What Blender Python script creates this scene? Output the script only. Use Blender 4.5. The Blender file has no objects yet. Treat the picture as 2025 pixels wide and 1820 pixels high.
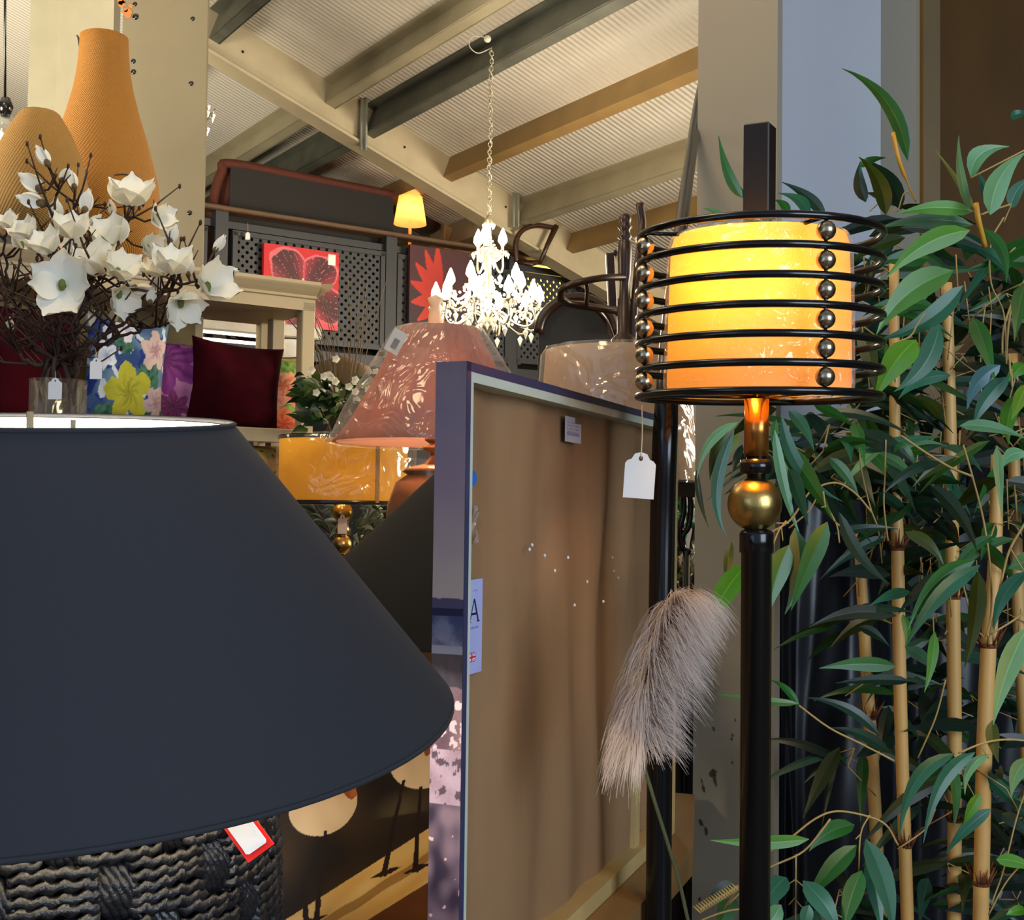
import bpy, math, random
from mathutils import Vector, Matrix, noise
random.seed(7)
PI = math.pi
SC = bpy.context.scene
COL = SC.collection
# ---------------------------------------------------------------- camera
FPX = 2400.0
PITCH, ROLL = math.radians(2.2), math.radians(0.75)
CAMPOS = Vector((0, 0, 1.5))
CM = Matrix.Rotation(PI / 2 + PITCH, 3, 'X') @ Matrix.Rotation(ROLL, 3, 'Z')
cam = bpy.data.cameras.new('camera')
cam.sensor_fit = 'HORIZONTAL'
cam.sensor_width = 36
cam.lens = FPX / 2025 * 36
cam.clip_start = 0.05
camo = bpy.data.objects.new('camera', cam)
COL.objects.link(camo)
camo.matrix_world = Matrix.Translation(CAMPOS) @ CM.to_4x4()
SC.camera = camo
# ---------------------------------------------------------------- world, exposure, big lights
SC.view_settings.view_transform = 'Standard'
SC.view_settings.look = 'None'
SC.view_settings.gamma = 1
SC.view_settings.exposure = 0.0
SC.cycles.use_denoising = True
SC.cycles.max_bounces = 8
SC.cycles.transparent_max_bounces = 24
SC.cycles.caustics_reflective = False
SC.cycles.caustics_refractive = False
w = bpy.data.worlds.new('daylight')
SC.world = w
w.use_nodes = True
w.node_tree.nodes['Background'].inputs[0].default_value = (0.55, 0.72, 1.0, 1)
w.node_tree.nodes['Background'].inputs[1].default_value = 0.55


def lamp(name, kind, loc, power, col, size=1.0, size_y=None, target=None, radius=None, spread=None):
    l = bpy.data.lights.new(name, kind)
    l.energy = power
    l.color = col
    o = bpy.data.objects.new(name, l)
    o.location = loc
    if kind == 'AREA':
        l.size = size
        if size_y:
            l.shape = 'RECTANGLE'
            l.size_y = size_y
        if spread:
            l.spread = spread
    elif radius is not None:
        l.shadow_soft_size = radius
    if target is not None:
        o.rotation_euler = (Vector(target) - Vector(loc)).to_track_quat('-Z', 'Y').to_euler()
    COL.objects.link(o)
    return o


# daylight from the open shopfront behind and to the right of the camera
lamp('shopfront_daylight', 'AREA', (2.6, -1.8, 2.3), 135, (0.70, 0.83, 1.0), 2.4, 2.2, (0.3, 2.2, 1.2))
lamp('doorway_daylight', 'AREA', (-2.4, -1.6, 2.0), 14, (0.55, 0.72, 1.0), 1.6, 2.0, (-0.3, 1.5, 1.3))
# added fill lights out of view, put in to brighten the ceiling
lamp('roof_fill_left', 'AREA', (-4.2, 4.0, 2.7), 330, (1.0, 0.88, 0.68), 1.5, 1.5, (-3.2, 5.2, 6.0))
lamp('roof_fill_right', 'AREA', (3.9, 5.2, 2.5), 300, (1.0, 0.88, 0.70), 1.5, 1.5, (1.0, 6.5, 4.5))
lamp('warm_fill', 'AREA', (-0.6, 1.6, 3.9), 26, (1.0, 0.76, 0.46), 0.8, 0.8, (-0.4, 3.2, 1.6))  # added warm fill from above, out of view
lamp('back_fill', 'AREA', (-2.4, 3.4, 4.3), 26, (1.0, 0.78, 0.46), 0.8, 0.8, (-1.0, 5.5, 2.0))  # added warm fill for the rear, out of view


# ---------------------------------------------------------------- pixel rays
def ray(px, py):
    return CM @ Vector(((px - 1012.5) / FPX, -(py - 910) / FPX, -1))


def at(px, py, Y):
    d = ray(px, py)
    return CAMPOS + d * (Y / d.y)


def hit(px, py, P, N):
    d = ray(px, py)
    return CAMPOS + d * ((Vector(P) - CAMPOS).dot(Vector(N)) / d.dot(Vector(N)))


def S(r, g, b):
    def f(c):
        c /= 255
        return c / 12.92 if c <= 0.04045 else ((c + 0.055) / 1.055) ** 2.4
    return (f(r), f(g), f(b), 1)


# ---------------------------------------------------------------- materials
def nodes(name):
    m = bpy.data.materials.new(name)
    m.use_nodes = True
    nt = m.node_tree
    nt.nodes.clear()
    out = nt.nodes.new('ShaderNodeOutputMaterial')
    return m, nt, out


def mk(name, col, rough=0.6, metal=0.0, var=0.15, nscale=8, bump=0.0, bscale=80, emis=0, ecol=None, attr=False, stretch=None, trans=0, spec=0.5, sheen=0, coat=0):
    m, nt, out = nodes(name)
    b = nt.nodes.new('ShaderNodeBsdfPrincipled')
    N, L = nt.nodes, nt.links
    tc = N.new('ShaderNodeTexCoord')
    mp = N.new('ShaderNodeMapping')
    L.new(tc.outputs['Object'], mp.inputs[0])
    if stretch:
        mp.inputs['Scale'].default_value = stretch
    nz = N.new('ShaderNodeTexNoise')
    nz.inputs['Scale'].default_value = nscale
    nz.inputs['Detail'].default_value = 4
    L.new(mp.outputs[0], nz.inputs['Vector'])
    mr = N.new('ShaderNodeMapRange')
    mr.inputs[1].default_value = 0.25
    mr.inputs[2].default_value = 0.75
    mr.inputs[3].default_value = 1 - var
    mr.inputs[4].default_value = 1 + var
    L.new(nz.outputs[0], mr.inputs[0])
    vm = N.new('ShaderNodeVectorMath')
    vm.operation = 'SCALE'
    if attr:
        a = N.new('ShaderNodeAttribute')
        a.attribute_name = 'paint'
        L.new(a.outputs['Color'], vm.inputs[0])
    else:
        vm.inputs[0].default_value = col[:3]
    L.new(mr.outputs[0], vm.inputs['Scale'])
    L.new(vm.outputs[0], b.inputs['Base Color'])
    b.inputs['Roughness'].default_value = rough
    b.inputs['Metallic'].default_value = metal
    b.inputs['Specular IOR Level'].default_value = spec
    if sheen:
        b.inputs['Sheen Weight'].default_value = sheen
    if coat:
        b.inputs['Coat Weight'].default_value = coat
        b.inputs['Coat Roughness'].default_value = 0.1
    if bump:
        n2 = N.new('ShaderNodeTexNoise')
        n2.inputs['Scale'].default_value = bscale
        n2.inputs['Detail'].default_value = 3
        L.new(mp.outputs[0], n2.inputs['Vector'])
        bp = N.new('ShaderNodeBump')
        bp.inputs['Strength'].default_value = bump
        bp.inputs['Distance'].default_value = 0.01
        L.new(n2.outputs[0], bp.inputs['Height'])
        L.new(bp.outputs[0], b.inputs['Normal'])
    if emis:
        b.inputs['Emission Color'].default_value = ecol or col
        b.inputs['Emission Strength'].default_value = emis
    last = b.outputs[0]
    if trans:
        t = N.new('ShaderNodeBsdfTranslucent')
        L.new(vm.outputs[0], t.inputs[0])
        mx = N.new('ShaderNodeMixShader')
        mx.inputs[0].default_value = trans
        L.new(b.outputs[0], mx.inputs[1])
        L.new(t.outputs[0], mx.inputs[2])
        last = mx.outputs[0]
    L.new(last, out.inputs[0])
    return m


def mk_weave(name, col, rough=0.7, freq_a=0, freq_z=600, var=0.3, trans=0, nscale=10, dark=0.55):
    """woven or ribbed material: fine rows along Z, strands round the axis"""
    m, nt, out = nodes(name)
    N, L = nt.nodes, nt.links
    b = N.new('ShaderNodeBsdfPrincipled')
    b.inputs['Roughness'].default_value = rough
    tc = N.new('ShaderNodeTexCoord')
    sx = N.new('ShaderNodeSeparateXYZ')
    L.new(tc.outputs['Object'], sx.inputs[0])

    def mth(op, a, c=None):
        n = N.new('ShaderNodeMath')
        n.operation = op
        for i, v in ((0, a), (1, c)):
            if v is None:
                continue
            if isinstance(v, (int, float)):
                n.inputs[i].default_value = v
            else:
                L.new(v, n.inputs[i])
        return n.outputs[0]
    z = mth('SINE', mth('MULTIPLY', sx.outputs[2], freq_z))
    h = z
    if freq_a:
        an = mth('ARCTAN2', sx.outputs[1], sx.outputs[0])
        s = mth('SINE', mth('ADD', mth('MULTIPLY', an, freq_a), mth('MULTIPLY', sx.outputs[2], freq_z * 0.5)))
        h = mth('MULTIPLY', z, s)
    nz = N.new('ShaderNodeTexNoise')
    nz.inputs['Scale'].default_value = nscale
    nz.inputs['Detail'].default_value = 5
    mp = N.new('ShaderNodeMapping')
    mp.inputs['Scale'].default_value = (1, 1, 4)
    L.new(tc.outputs['Object'], mp.inputs[0])
    L.new(mp.outputs[0], nz.inputs['Vector'])
    f = mth('ADD', mth('MULTIPLY', h, 0.25), mth('MULTIPLY', mth('SUBTRACT', nz.outputs[0], 0.5), 4 * var))
    mr = N.new('ShaderNodeMapRange')
    mr.inputs[1].default_value = -1
    mr.inputs[2].default_value = 1
    mr.inputs[3].default_value = dark
    mr.inputs[4].default_value = 2 - dark
    L.new(f, mr.inputs[0])
    vm = N.new('ShaderNodeVectorMath')
    vm.operation = 'SCALE'
    vm.inputs[0].default_value = col[:3]
    L.new(mr.outputs[0], vm.inputs['Scale'])
    L.new(vm.outputs[0], b.inputs['Base Color'])
    bp = N.new('ShaderNodeBump')
    bp.inputs['Strength'].default_value = 0.5
    bp.inputs['Distance'].default_value = 0.004
    L.new(h, bp.inputs['Height'])
    L.new(bp.outputs[0], b.inputs['Normal'])
    last = b.outputs[0]
    if trans:
        t = N.new('ShaderNodeBsdfTranslucent')
        L.new(vm.outputs[0], t.inputs[0])
        mx = N.new('ShaderNodeMixShader')
        mx.inputs[0].default_value = trans
        L.new(b.outputs[0], mx.inputs[1])
        L.new(t.outputs[0], mx.inputs[2])
        last = mx.outputs[0]
    L.new(last, out.inputs[0])
    return m


def mk_cello(name, tint=(1, 1, 1, 1), amount=0.12, scale=9, strength=1.0, haze=0.05):
    """clear wrinkled wrapping film"""
    m, nt, out = nodes(name)
    N, L = nt.nodes, nt.links
    tc = N.new('ShaderNodeTexCoord')
    vo = N.new('ShaderNodeTexVoronoi')
    vo.inputs['Scale'].default_value = scale
    nz = N.new('ShaderNodeTexNoise')
    nz.inputs['Scale'].default_value = scale * 1.5
    nz.inputs['Detail'].default_value = 2
    nz.inputs['Distortion'].default_value = 1.5
    L.new(tc.outputs['Object'], nz.inputs['Vector'])
    L.new(tc.outputs['Object'], vo.inputs['Vector'])
    ad = N.new('ShaderNodeMath')
    ad.operation = 'ADD'
    L.new(nz.outputs[0], ad.inputs[0])
    L.new(vo.outputs[0], ad.inputs[1])
    bp = N.new('ShaderNodeBump')
    bp.inputs['Strength'].default_value = strength
    bp.inputs['Distance'].default_value = 0.02
    L.new(ad.outputs[0], bp.inputs['Height'])
    g = N.new('ShaderNodeBsdfGlossy')
    g.inputs['Roughness'].default_value = 0.12
    g.inputs['Color'].default_value = tint
    L.new(bp.outputs[0], g.inputs['Normal'])
    t = N.new('ShaderNodeBsdfTransparent')
    t.inputs[0].default_value = tint
    df = N.new('ShaderNodeBsdfDiffuse')
    df.inputs[0].default_value = (0.8, 0.78, 0.75, 1)
    lw = N.new('ShaderNodeLayerWeight')
    lw.inputs['Blend'].default_value = 0.35
    pw = N.new('ShaderNodeMath')
    pw.operation = 'POWER'
    pw.inputs[1].default_value = 3
    L.new(lw.outputs['Facing'], pw.inputs[0])
    ma = N.new('ShaderNodeMath')
    ma.operation = 'MULTIPLY_ADD'
    ma.inputs[1].default_value = haze * 4
    ma.inputs[2].default_value = haze
    L.new(pw.outputs[0], ma.inputs[0])
    m1 = N.new('ShaderNodeMixShader')
    L.new(ma.outputs[0], m1.inputs[0])
    L.new(t.outputs[0], m1.inputs[1])
    L.new(df.outputs[0], m1.inputs[2])
    m2 = N.new('ShaderNodeMixShader')
    m2.inputs[0].default_value = amount
    L.new(m1.outputs[0], m2.inputs[1])
    L.new(g.outputs[0], m2.inputs[2])
    L.new(m2.outputs[0], out.inputs[0])
    return m


def mk_perf(name, col, pitch, rad, ax, diamond=True):
    """sheet pierced by a regular grid of holes (cut-outs through the sheet); ax = unit vector along the sheet"""
    m, nt, out = nodes(name)
    N, L = nt.nodes, nt.links
    tc = N.new('ShaderNodeNewGeometry')
    dt = N.new('ShaderNodeVectorMath')
    dt.operation = 'DOT_PRODUCT'
    dt.inputs[1].default_value = ax
    L.new(tc.outputs['Position'], dt.inputs[0])
    sx = N.new('ShaderNodeSeparateXYZ')
    L.new(tc.outputs['Position'], sx.inputs[0])

    def mth(op, a, c=None):
        n = N.new('ShaderNodeMath')
        n.operation = op
        for i, v in ((0, a), (1, c)):
            if v is None:
                continue
            if isinstance(v, (int, float)):
                n.inputs[i].default_value = v
            else:
                L.new(v, n.inputs[i])
        return n.outputs[0]
    u0, v0 = dt.outputs['Value'], sx.outputs[2]
    u = mth('DIVIDE', mth('ADD', u0, v0), pitch * 1.414)
    v = mth('DIVIDE', mth('SUBTRACT', u0, v0), pitch * 1.414)
    fu = mth('SUBTRACT', mth('FRACT', mth('ADD', u, 100.0)), 0.5)
    fv = mth('SUBTRACT', mth('FRACT', mth('ADD', v, 100.0)), 0.5)
    d = mth('SQRT', mth('ADD', mth('MULTIPLY', fu, fu), mth('MULTIPLY', fv, fv)))
    k = mth('LESS_THAN', d, rad)
    b = N.new('ShaderNodeBsdfPrincipled')
    b.inputs['Base Color'].default_value = col
    b.inputs['Roughness'].default_value = 0.55
    t = N.new('ShaderNodeBsdfTransparent')
    mx = N.new('ShaderNodeMixShader')
    L.new(k, mx.inputs[0])
    L.new(b.outputs[0], mx.inputs[1])
    L.new(t.outputs[0], mx.inputs[2])
    L.new(mx.outputs[0], out.inputs[0])
    return m


# ---------------------------------------------------------------- mesh builder
class MB:
    def __init__(s):
        s.v, s.f, s.mi, s.sm, s.c = [], [], [], [], {}
        s.m = 0

    def add(s, verts, faces, smooth=True, cols=None):
        o = len(s.v)
        s.v += [Vector(p) for p in verts]
        if cols:
            for i, c in enumerate(cols):
                s.c[o + i] = c
        for f in faces:
            s.f.append([i + o for i in f])
            s.mi.append(s.m)
            s.sm.append(smooth)
        return s

    def box(s, c, size, R=None, bev=0):
        c = Vector(c)
        hx, hy, hz = size[0] / 2, size[1] / 2, size[2] / 2
        R = R or Matrix.Identity(3)
        if bev <= 0:
            P = [Vector((x, y, z)) for z in (-hz, hz) for y in (-hy, hy) for x in (-hx, hx)]
            F = [(0, 2, 3, 1), (4, 5, 7, 6), (0, 1, 5, 4), (2, 6, 7, 3), (0, 4, 6, 2), (1, 3, 7, 5)]
            return s.add([c + R @ p for p in P], F, False)
        k = min(bev, hx * 0.9, hy * 0.9, hz * 0.9)
        P, idx = [], {}
        for sx in (-1, 1):
            for sy in (-1, 1):
                for sz in (-1, 1):
                    for a in range(3):
                        q = Vector((sx * (hx - (a != 0) * k), sy * (hy - (a != 1) * k), sz * (hz - (a != 2) * k)))
                        idx[(sx, sy, sz, a)] = len(P)
                        P.append(q)
        F = []
        for sx in (-1, 1):
            F.append([idx[(sx, a, b, 0)] for a, b in ((-1, -1), (1, -1), (1, 1), (-1, 1))][::sx])
            F.append([idx[(a, sx, b, 1)] for a, b in ((-1, -1), (-1, 1), (1, 1), (1, -1))][::sx])
            F.append([idx[(a, b, sx, 2)] for a, b in ((-1, -1), (1, -1), (1, 1), (-1, 1))][::sx])
            for sy in (-1, 1):
                F.append([idx[(sx, sy, -1, 0)], idx[(sx, sy, 1, 0)], idx[(sx, sy, 1, 1)], idx[(sx, sy, -1, 1)]])
                F.append([idx[(sx, -1, sy, 0)], idx[(sx, 1, sy, 0)], idx[(sx, 1, sy, 2)], idx[(sx, -1, sy, 2)]])
                F.append([idx[(-1, sx, sy, 1)], idx[(1, sx, sy, 1)], idx[(1, sx, sy, 2)], idx[(-1, sx, sy, 2)]])
                for sz in (-1, 1):
                    F.append([idx[(sx, sy, sz, 0)], idx[(sx, sy, sz, 1)], idx[(sx, sy, sz, 2)]])
        return s.add([c + R @ p for p in P], F, False)

    def lathe(s, prof, c=(0, 0, 0), R=None, n=32, caps=True, fn=None):
        """prof: (radius, z) pairs"""
        c = Vector(c)
        R = R or Matrix.Identity(3)
        V, F = [], []
        for j, (r, z) in enumerate(prof):
            for i in range(n):
                a = 2 * PI * i / n
                rr = r * (fn(a, z) if fn else 1)
                V.append(c + R @ Vector((rr * math.cos(a), rr * math.sin(a), z)))
        for j in range(len(prof) - 1):
            for i in range(n):
                k = (i + 1) % n
                F.append((j * n + i, j * n + k, (j + 1) * n + k, (j + 1) * n + i))
        if caps:
            if prof[0][0] > 1e-5:
                F.append(tuple(range(n))[::-1])
            if prof[-1][0] > 1e-5:
                F.append(tuple((len(prof) - 1) * n + i for i in range(n)))
        return s.add(V, F)

    def tube(s, pts, r, n=8, closed=False, caps=True):
        pts = [Vector(p) for p in pts]
        m = len(pts)
        rs = r if isinstance(r, (list, tuple)) else [r] * m
        V, F = [], []
        up = None
        for i, p in enumerate(pts):
            if closed:
                t = pts[(i + 1) % m] - pts[i - 1]
            else:
                t = pts[min(i + 1, m - 1)] - pts[max(i - 1, 0)]
            t = t.normalized() if t.length > 1e-9 else Vector((0, 0, 1))
            if up is None:
                up = Vector((0, 0, 1)) if abs(t.z) < 0.9 else Vector((1, 0, 0))
            u = (up - t * up.dot(t)).normalized()
            up = u
            w_ = t.cross(u)
            for k in range(n):
                a = 2 * PI * k / n
                V.append(p + (u * math.cos(a) + w_ * math.sin(a)) * rs[i])
        for i in range(m if closed else m - 1):
            j = (i + 1) % m
            for k in range(n):
                l = (k + 1) % n
                F.append((i * n + k, i * n + l, j * n + l, j * n + k))
        if caps and not closed:
            F.append(tuple(range(n))[::-1])
            F.append(tuple((m - 1) * n + k for k in range(n)))
        return s.add(V, F)

    def ball(s, c, r, n=16, sc=(1, 1, 1)):
        P = [(r * math.sin(PI * j / (n // 2)) * 1.0, -r * math.cos(PI * j / (n // 2))) for j in range(n // 2 + 1)]
        P[0] = (1e-6, P[0][1])
        P[-1] = (1e-6, P[-1][1])
        M = Matrix.Diagonal(sc).to_3x3() if sc != (1, 1, 1) else None
        return s.lathe(P, c, M, n)

    def grid(s, fn, nu, nv, col=None, smooth=True):
        V, F, C_ = [], [], []
        for j in range(nv + 1):
            for i in range(nu + 1):
                V.append(fn(i / nu, j / nv))
                if col:
                    C_.append(col(i / nu, j / nv))
        for j in range(nv):
            for i in range(nu):
                a = j * (nu + 1) + i
                F.append((a, a + 1, a + nu + 2, a + nu + 1))
        return s.add(V, F, smooth, C_ or None)

    def prism(s, poly, ext):
        """poly: 3D points of a planar outline; ext: extrusion vector"""
        n = len(poly)
        P = [Vector(p) for p in poly]
        e = Vector(ext)
        F = [tuple(range(n))[::-1], tuple(n + i for i in range(n))]
        for i in range(n):
            j = (i + 1) % n
            F.append((i, j, n + j, n + i))
        return s.add(P + [p + e for p in P], F, False)

    def strip(s, pts, wid, side, fold=0.0, col=None):
        """leaf or blade: centre line pts, half widths wid, side vectors; V-folded by fold"""
        V, F, C_ = [], [], []
        m = len(pts)
        for i, p in enumerate(pts):
            sd = side[i] if isinstance(side, list) else side
            t = Vector(pts[min(i + 1, m - 1)]) - Vector(pts[max(i - 1, 0)])
            nn = sd.cross(t)
            if nn.length > 1e-9:
                nn.normalize()
            for k_ in (-1, -.09, 0, .09, 1):
                V.append(Vector(p) + sd * wid[i] * k_ + nn * fold * wid[i] * abs(k_))
                if col:
                    e = 1.0 if abs(k_) == 1 else (1.55 if k_ == 0 else .88)
                    C_.append(tuple(min(1, c * e) for c in col))
        for i in range(m - 1):
            a = i * 5
            F += [(a + k_, a + k_ + 1, a + k_ + 6, a + k_ + 5) for k_ in range(4)]
        return s.add(V, F, True, C_ or None)

    def build(s, name, mats, parent=None):
        me = bpy.data.meshes.new(name)
        off = WLOC.get(parent.name, Vector()) if parent is not None else Vector()
        me.from_pydata([p - off for p in s.v], [], s.f)
        mats = mats if isinstance(mats, (list, tuple)) else [mats]
        for m in mats:
            me.materials.append(m)
        me.polygons.foreach_set('material_index', s.mi)
        me.polygons.foreach_set('use_smooth', s.sm)
        if s.c:
            ca = me.color_attributes.new('paint', 'FLOAT_COLOR', 'POINT')
            buf = []
            for i in range(len(s.v)):
                c = s.c.get(i, (0.5, 0.5, 0.5, 1))
                buf += [c[0], c[1], c[2], 1]
            ca.data.foreach_set('color', buf)
        me.validate()
        me.update()
        o = bpy.data.objects.new(name, me)
        COL.objects.link(o)
        if parent is not None:
            o.parent = parent
            WLOC[o.name] = off
        return o


WLOC = {}


def thing(name, label, cat, loc=(0, 0, 0), group=None):
    o = bpy.data.objects.new(name, None)
    o.empty_display_size = 0.05
    o.location = loc
    COL.objects.link(o)
    WLOC[o.name] = Vector(loc)
    return tag(o, label, cat, group)


def tag(o, label, cat, group=None, kind=None):
    o['label'] = label
    o['category'] = cat
    if group:
        o['group'] = group
    if kind:
        o['kind'] = kind
    return o


def struct(mb, name, m, label=None):
    o = mb.build(name, m)
    o['kind'] = 'structure'
    if label:
        o['label'] = label
    return o


def copytree(o, parent=None):
    c = o.copy()
    COL.objects.link(c)
    if parent is not None:
        c.parent = parent
    for ch in list(o.children):
        copytree(ch, c)
    return c


def smooth_path(pts, k=6):
    """Catmull-Rom through 3D points"""
    P = [Vector(p) for p in pts]
    P = [P[0] * 2 - P[1]] + P + [P[-1] * 2 - P[-2]]
    out = []
    for i in range(1, len(P) - 2):
        for j in range(k):
            t = j / k
            a, b, c, d = P[i - 1], P[i], P[i + 1], P[i + 2]
            out.append(0.5 * ((2 * b) + (c - a) * t + (2 * a - 5 * b + 4 * c - d) * t * t + (3 * b - a - 3 * c + d) * t ** 3))
    out.append(P[-2])
    return out


def tiltR(tx, ty):
    """rotation taking Z to (tx,ty,1)"""
    return Vector((0, 0, 1)).rotation_difference(Vector((tx, ty, 1))).to_matrix()


def rotz(a):
    return Matrix.Rotation(a, 3, 'Z')


def price_tag(px, py_top, py_bot, wpx, Y, string_from, label, name='price_tag', lean=0.0, mat=None):
    """swing ticket with clipped top corners and a hole, on a string"""
    c = at(px, (py_top + py_bot) / 2, Y)
    h = (py_bot - py_top) / FPX * Y
    w_ = wpx / FPX * Y
    t = thing(name, label, 'price tag', c, 'white swing tickets')
    R = Matrix.Rotation(lean, 3, 'Y')
    out = [(-.5, -.5), (.5, -.5), (.5, .26), (.42, .33), (.3, .36), (.2, .48), (0, .52), (-.2, .48), (-.3, .36), (-.42, .33), (-.5, .26)]
    n = len(out)
    hole = [(0.07 * math.cos(2 * PI * i / 11 - PI * .5 - .9), .38 + .06 * math.sin(2 * PI * i / 11 - PI * .5 - .9)) for i in range(n)]
    V, F = [], []
    for yy in (-0.0006, 0.0006):
        for ring in (out, hole):
            for x, z in ring:
                V.append(c + R @ Vector((x * w_, yy, z * h)))
    for i in range(n):
        j = (i + 1) % n
        F += [(i, j, n + j, n + i), (2 * n + i, 3 * n + i, 3 * n + j, 2 * n + j), (i, 2 * n + i, 2 * n + j, j)]
    MB().add(V, F, False).build('card', mat or M_TAG, t)
    top = c + R @ Vector((0, -0.001, .38 * h))
    a = string_from
    mid = (a + top) / 2 + Vector((w_ * .03, 0, 0))
    MB().tube(smooth_path([a, mid, top], 5), w_ * 0.022, 5).build('string', M_STRING, t)
    return t


M_TAG = mk('tag_card', S(232, 228, 220), 0.7, var=0.03)
M_STRING = mk('cotton_string', S(205, 185, 150), 0.8)
M_BLACK = mk('black_lacquer', S(16, 14, 14), 0.18, var=0.05)
M_GOLD = mk('brushed_gold', S(190, 160, 95), 0.3, metal=1, var=0.05, bump=0.03, bscale=200)
M_WOOD = mk('brown_wood', S(110, 75, 45), 0.5, var=0.3, nscale=6, stretch=(1, 1, 8))
M_DWOOD = mk('dark_turned_wood', S(52, 31, 17), 0.35, var=0.3, nscale=10, stretch=(1, 1, 5))
M_BEIGE = mk('painted_beige', S(186, 168, 132), 0.55, var=0.06, nscale=3)
M_CHAR = mk('charcoal_paint', S(38, 40, 44), 0.5, var=0.08, nscale=4)
M_PAINT = mk('printed_surface', (1, 1, 1, 1), 0.6, var=0.05, nscale=20, attr=True)
M_PAINTG = mk('printed_gloss', (1, 1, 1, 1), 0.35, var=0.04, nscale=20, attr=True)
M_FABP = mk('printed_fabric', (1, 1, 1, 1), 0.9, var=0.06, nscale=60, attr=True, bump=0.1, bscale=300)
# ================================================================= THE BUILDING
TH = math.radians(34)
A3 = Vector((math.cos(TH), math.sin(TH), 0))       # along the back wall and the rafters
B3 = Vector((-math.sin(TH), math.cos(TH), 0))      # into the shop, along the purlins
R0 = at(430, 30, 8.0)
_q = hit(1020, 398, R0, B3)
_h = (_q - R0)
SLOPE = -_h.z / Vector((_h.x, _h.y, 0)).length
RA = Vector((A3.x, A3.y, -SLOPE)).normalized()
RN = RA.cross(B3).normalized()
if RN.z < 0:
    RN = -RN


def roofz(x, y):
    d = Vector((x - R0.x, y - R0.y, 0))
    return R0.z - SLOPE * d.dot(A3)


def mk_rib(name, col, direction, freq):
    m, nt, out = nodes(name)
    N, L = nt.nodes, nt.links
    g = N.new('ShaderNodeNewGeometry')
    dt = N.new('ShaderNodeVectorMath')
    dt.operation = 'DOT_PRODUCT'
    dt.inputs[1].default_value = direction
    L.new(g.outputs['Position'], dt.inputs[0])
    mu = N.new('ShaderNodeMath')
    mu.operation = 'MULTIPLY'
    mu.inputs[1].default_value = freq
    L.new(dt.outputs['Value'], mu.inputs[0])
    si = N.new('ShaderNodeMath')
    si.operation = 'SINE'
    L.new(mu.outputs[0], si.inputs[0])
    bp = N.new('ShaderNodeBump')
    bp.inputs['Strength'].default_value = 0.5
    bp.inputs['Distance'].default_value = 0.006
    L.new(si.outputs[0], bp.inputs['Height'])
    b = N.new('ShaderNodeBsdfPrincipled')
    b.inputs['Roughness'].default_value = 0.55
    nz = N.new('ShaderNodeTexNoise')
    nz.inputs['Scale'].default_value = 1.2
    cr = N.new('ShaderNodeMapRange')
    cr.inputs[3].default_value = 0.85
    cr.inputs[4].default_value = 1.1
    L.new(g.outputs['Position'], nz.inputs['Vector'])
    L.new(nz.outputs[0], cr.inputs[0])
    vm = N.new('ShaderNodeVectorMath')
    vm.operation = 'SCALE'
    vm.inputs[0].default_value = col[:3]
    L.new(cr.outputs[0], vm.inputs['Scale'])
    L.new(vm.outputs[0], b.inputs['Base Color'])
    L.new(bp.outputs[0], b.inputs['Normal'])
    L.new(b.outputs[0], out.inputs[0])
    return m


M_ROOF = mk_rib('ribbed_roof_sheet', S(205, 200, 188), B3, 2 * PI / 0.045)
mb = MB()


def rp(t, s, d=0):
    return R0 + RA * t + B3 * s + RN * d


mb.add([rp(-8, -12), rp(12, -12), rp(12, 9), rp(-8, 9), rp(-8, -12, .06), rp(12, -12, .06), rp(12, 9, .06), rp(-8, 9, .06)],
       [(0, 1, 2, 3), (4, 7, 6, 5), (0, 4, 5, 1), (1, 5, 6, 2), (2, 6, 7, 3), (3, 7, 4, 0)], False)
struct(mb, 'ceiling', M_ROOF)

M_CONC = mk('pale_concrete_beam', S(178, 165, 135), 0.7, var=0.1, nscale=5, bump=0.1, bscale=30)
# rafter: web plus bottom flange
Rr = Matrix((RA, B3, RN)).transposed()
raf = thing('roof_rafter', 'long pale beige steel rafter sloping down across the ceiling', 'rafter', R0)
m_ = MB()
m_.box(rp(3, 0.0, -.15), (22, .09, .30), Rr)
m_.box(rp(3, 0.0, -.292), (22, .17, .02), Rr)
m_.build('beam', M_CONC, raf)
for pxx in (480, 800, 1000):
    p = hit(pxx, 60 + (pxx - 408) * .59, R0 - B3 * .046, B3)
    MB().ball(p, 0.01, 8).build('bolt', M_BLACK, raf)
# white hook bracket where the purlin crosses
M_GALV = mk('galvanised_steel', S(150, 152, 140), 0.4, metal=.3, var=0.2)
M_GALVD = mk('dull_galvanised_steel', S(92, 94, 84), 0.5, metal=.2, var=0.2)
M_PWOOD = mk('timber_purlin', S(140, 112, 66), 0.6, var=0.2, nscale=4, stretch=(1, 1, 1))
M_PGREY = mk('grey_timber_purlin', S(150, 142, 116), 0.6, var=0.12, nscale=4)
for px, py in ((722, 240), (1022, 398)):
    p = hit(px, py, R0 - B3 * .10, B3)
    m_ = MB()
    m_.box(p + RN * -.03, (.05, .02, .36), Rr @ Matrix.Rotation(-.35, 3, 'Y'))
    m_.box(p + RN * -.03 - B3 * .02, (.012, .05, .36), Rr @ Matrix.Rotation(-.35, 3, 'Y'))
    o = m_.build('rafter_bracket', M_GALV)
    tag(o, 'pale metal cleat strapped over the rafter ' + ('beside the dark purlin high up' if px < 900 else 'behind the top of the chandelier'), 'bracket', 'rafter cleats')

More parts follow.
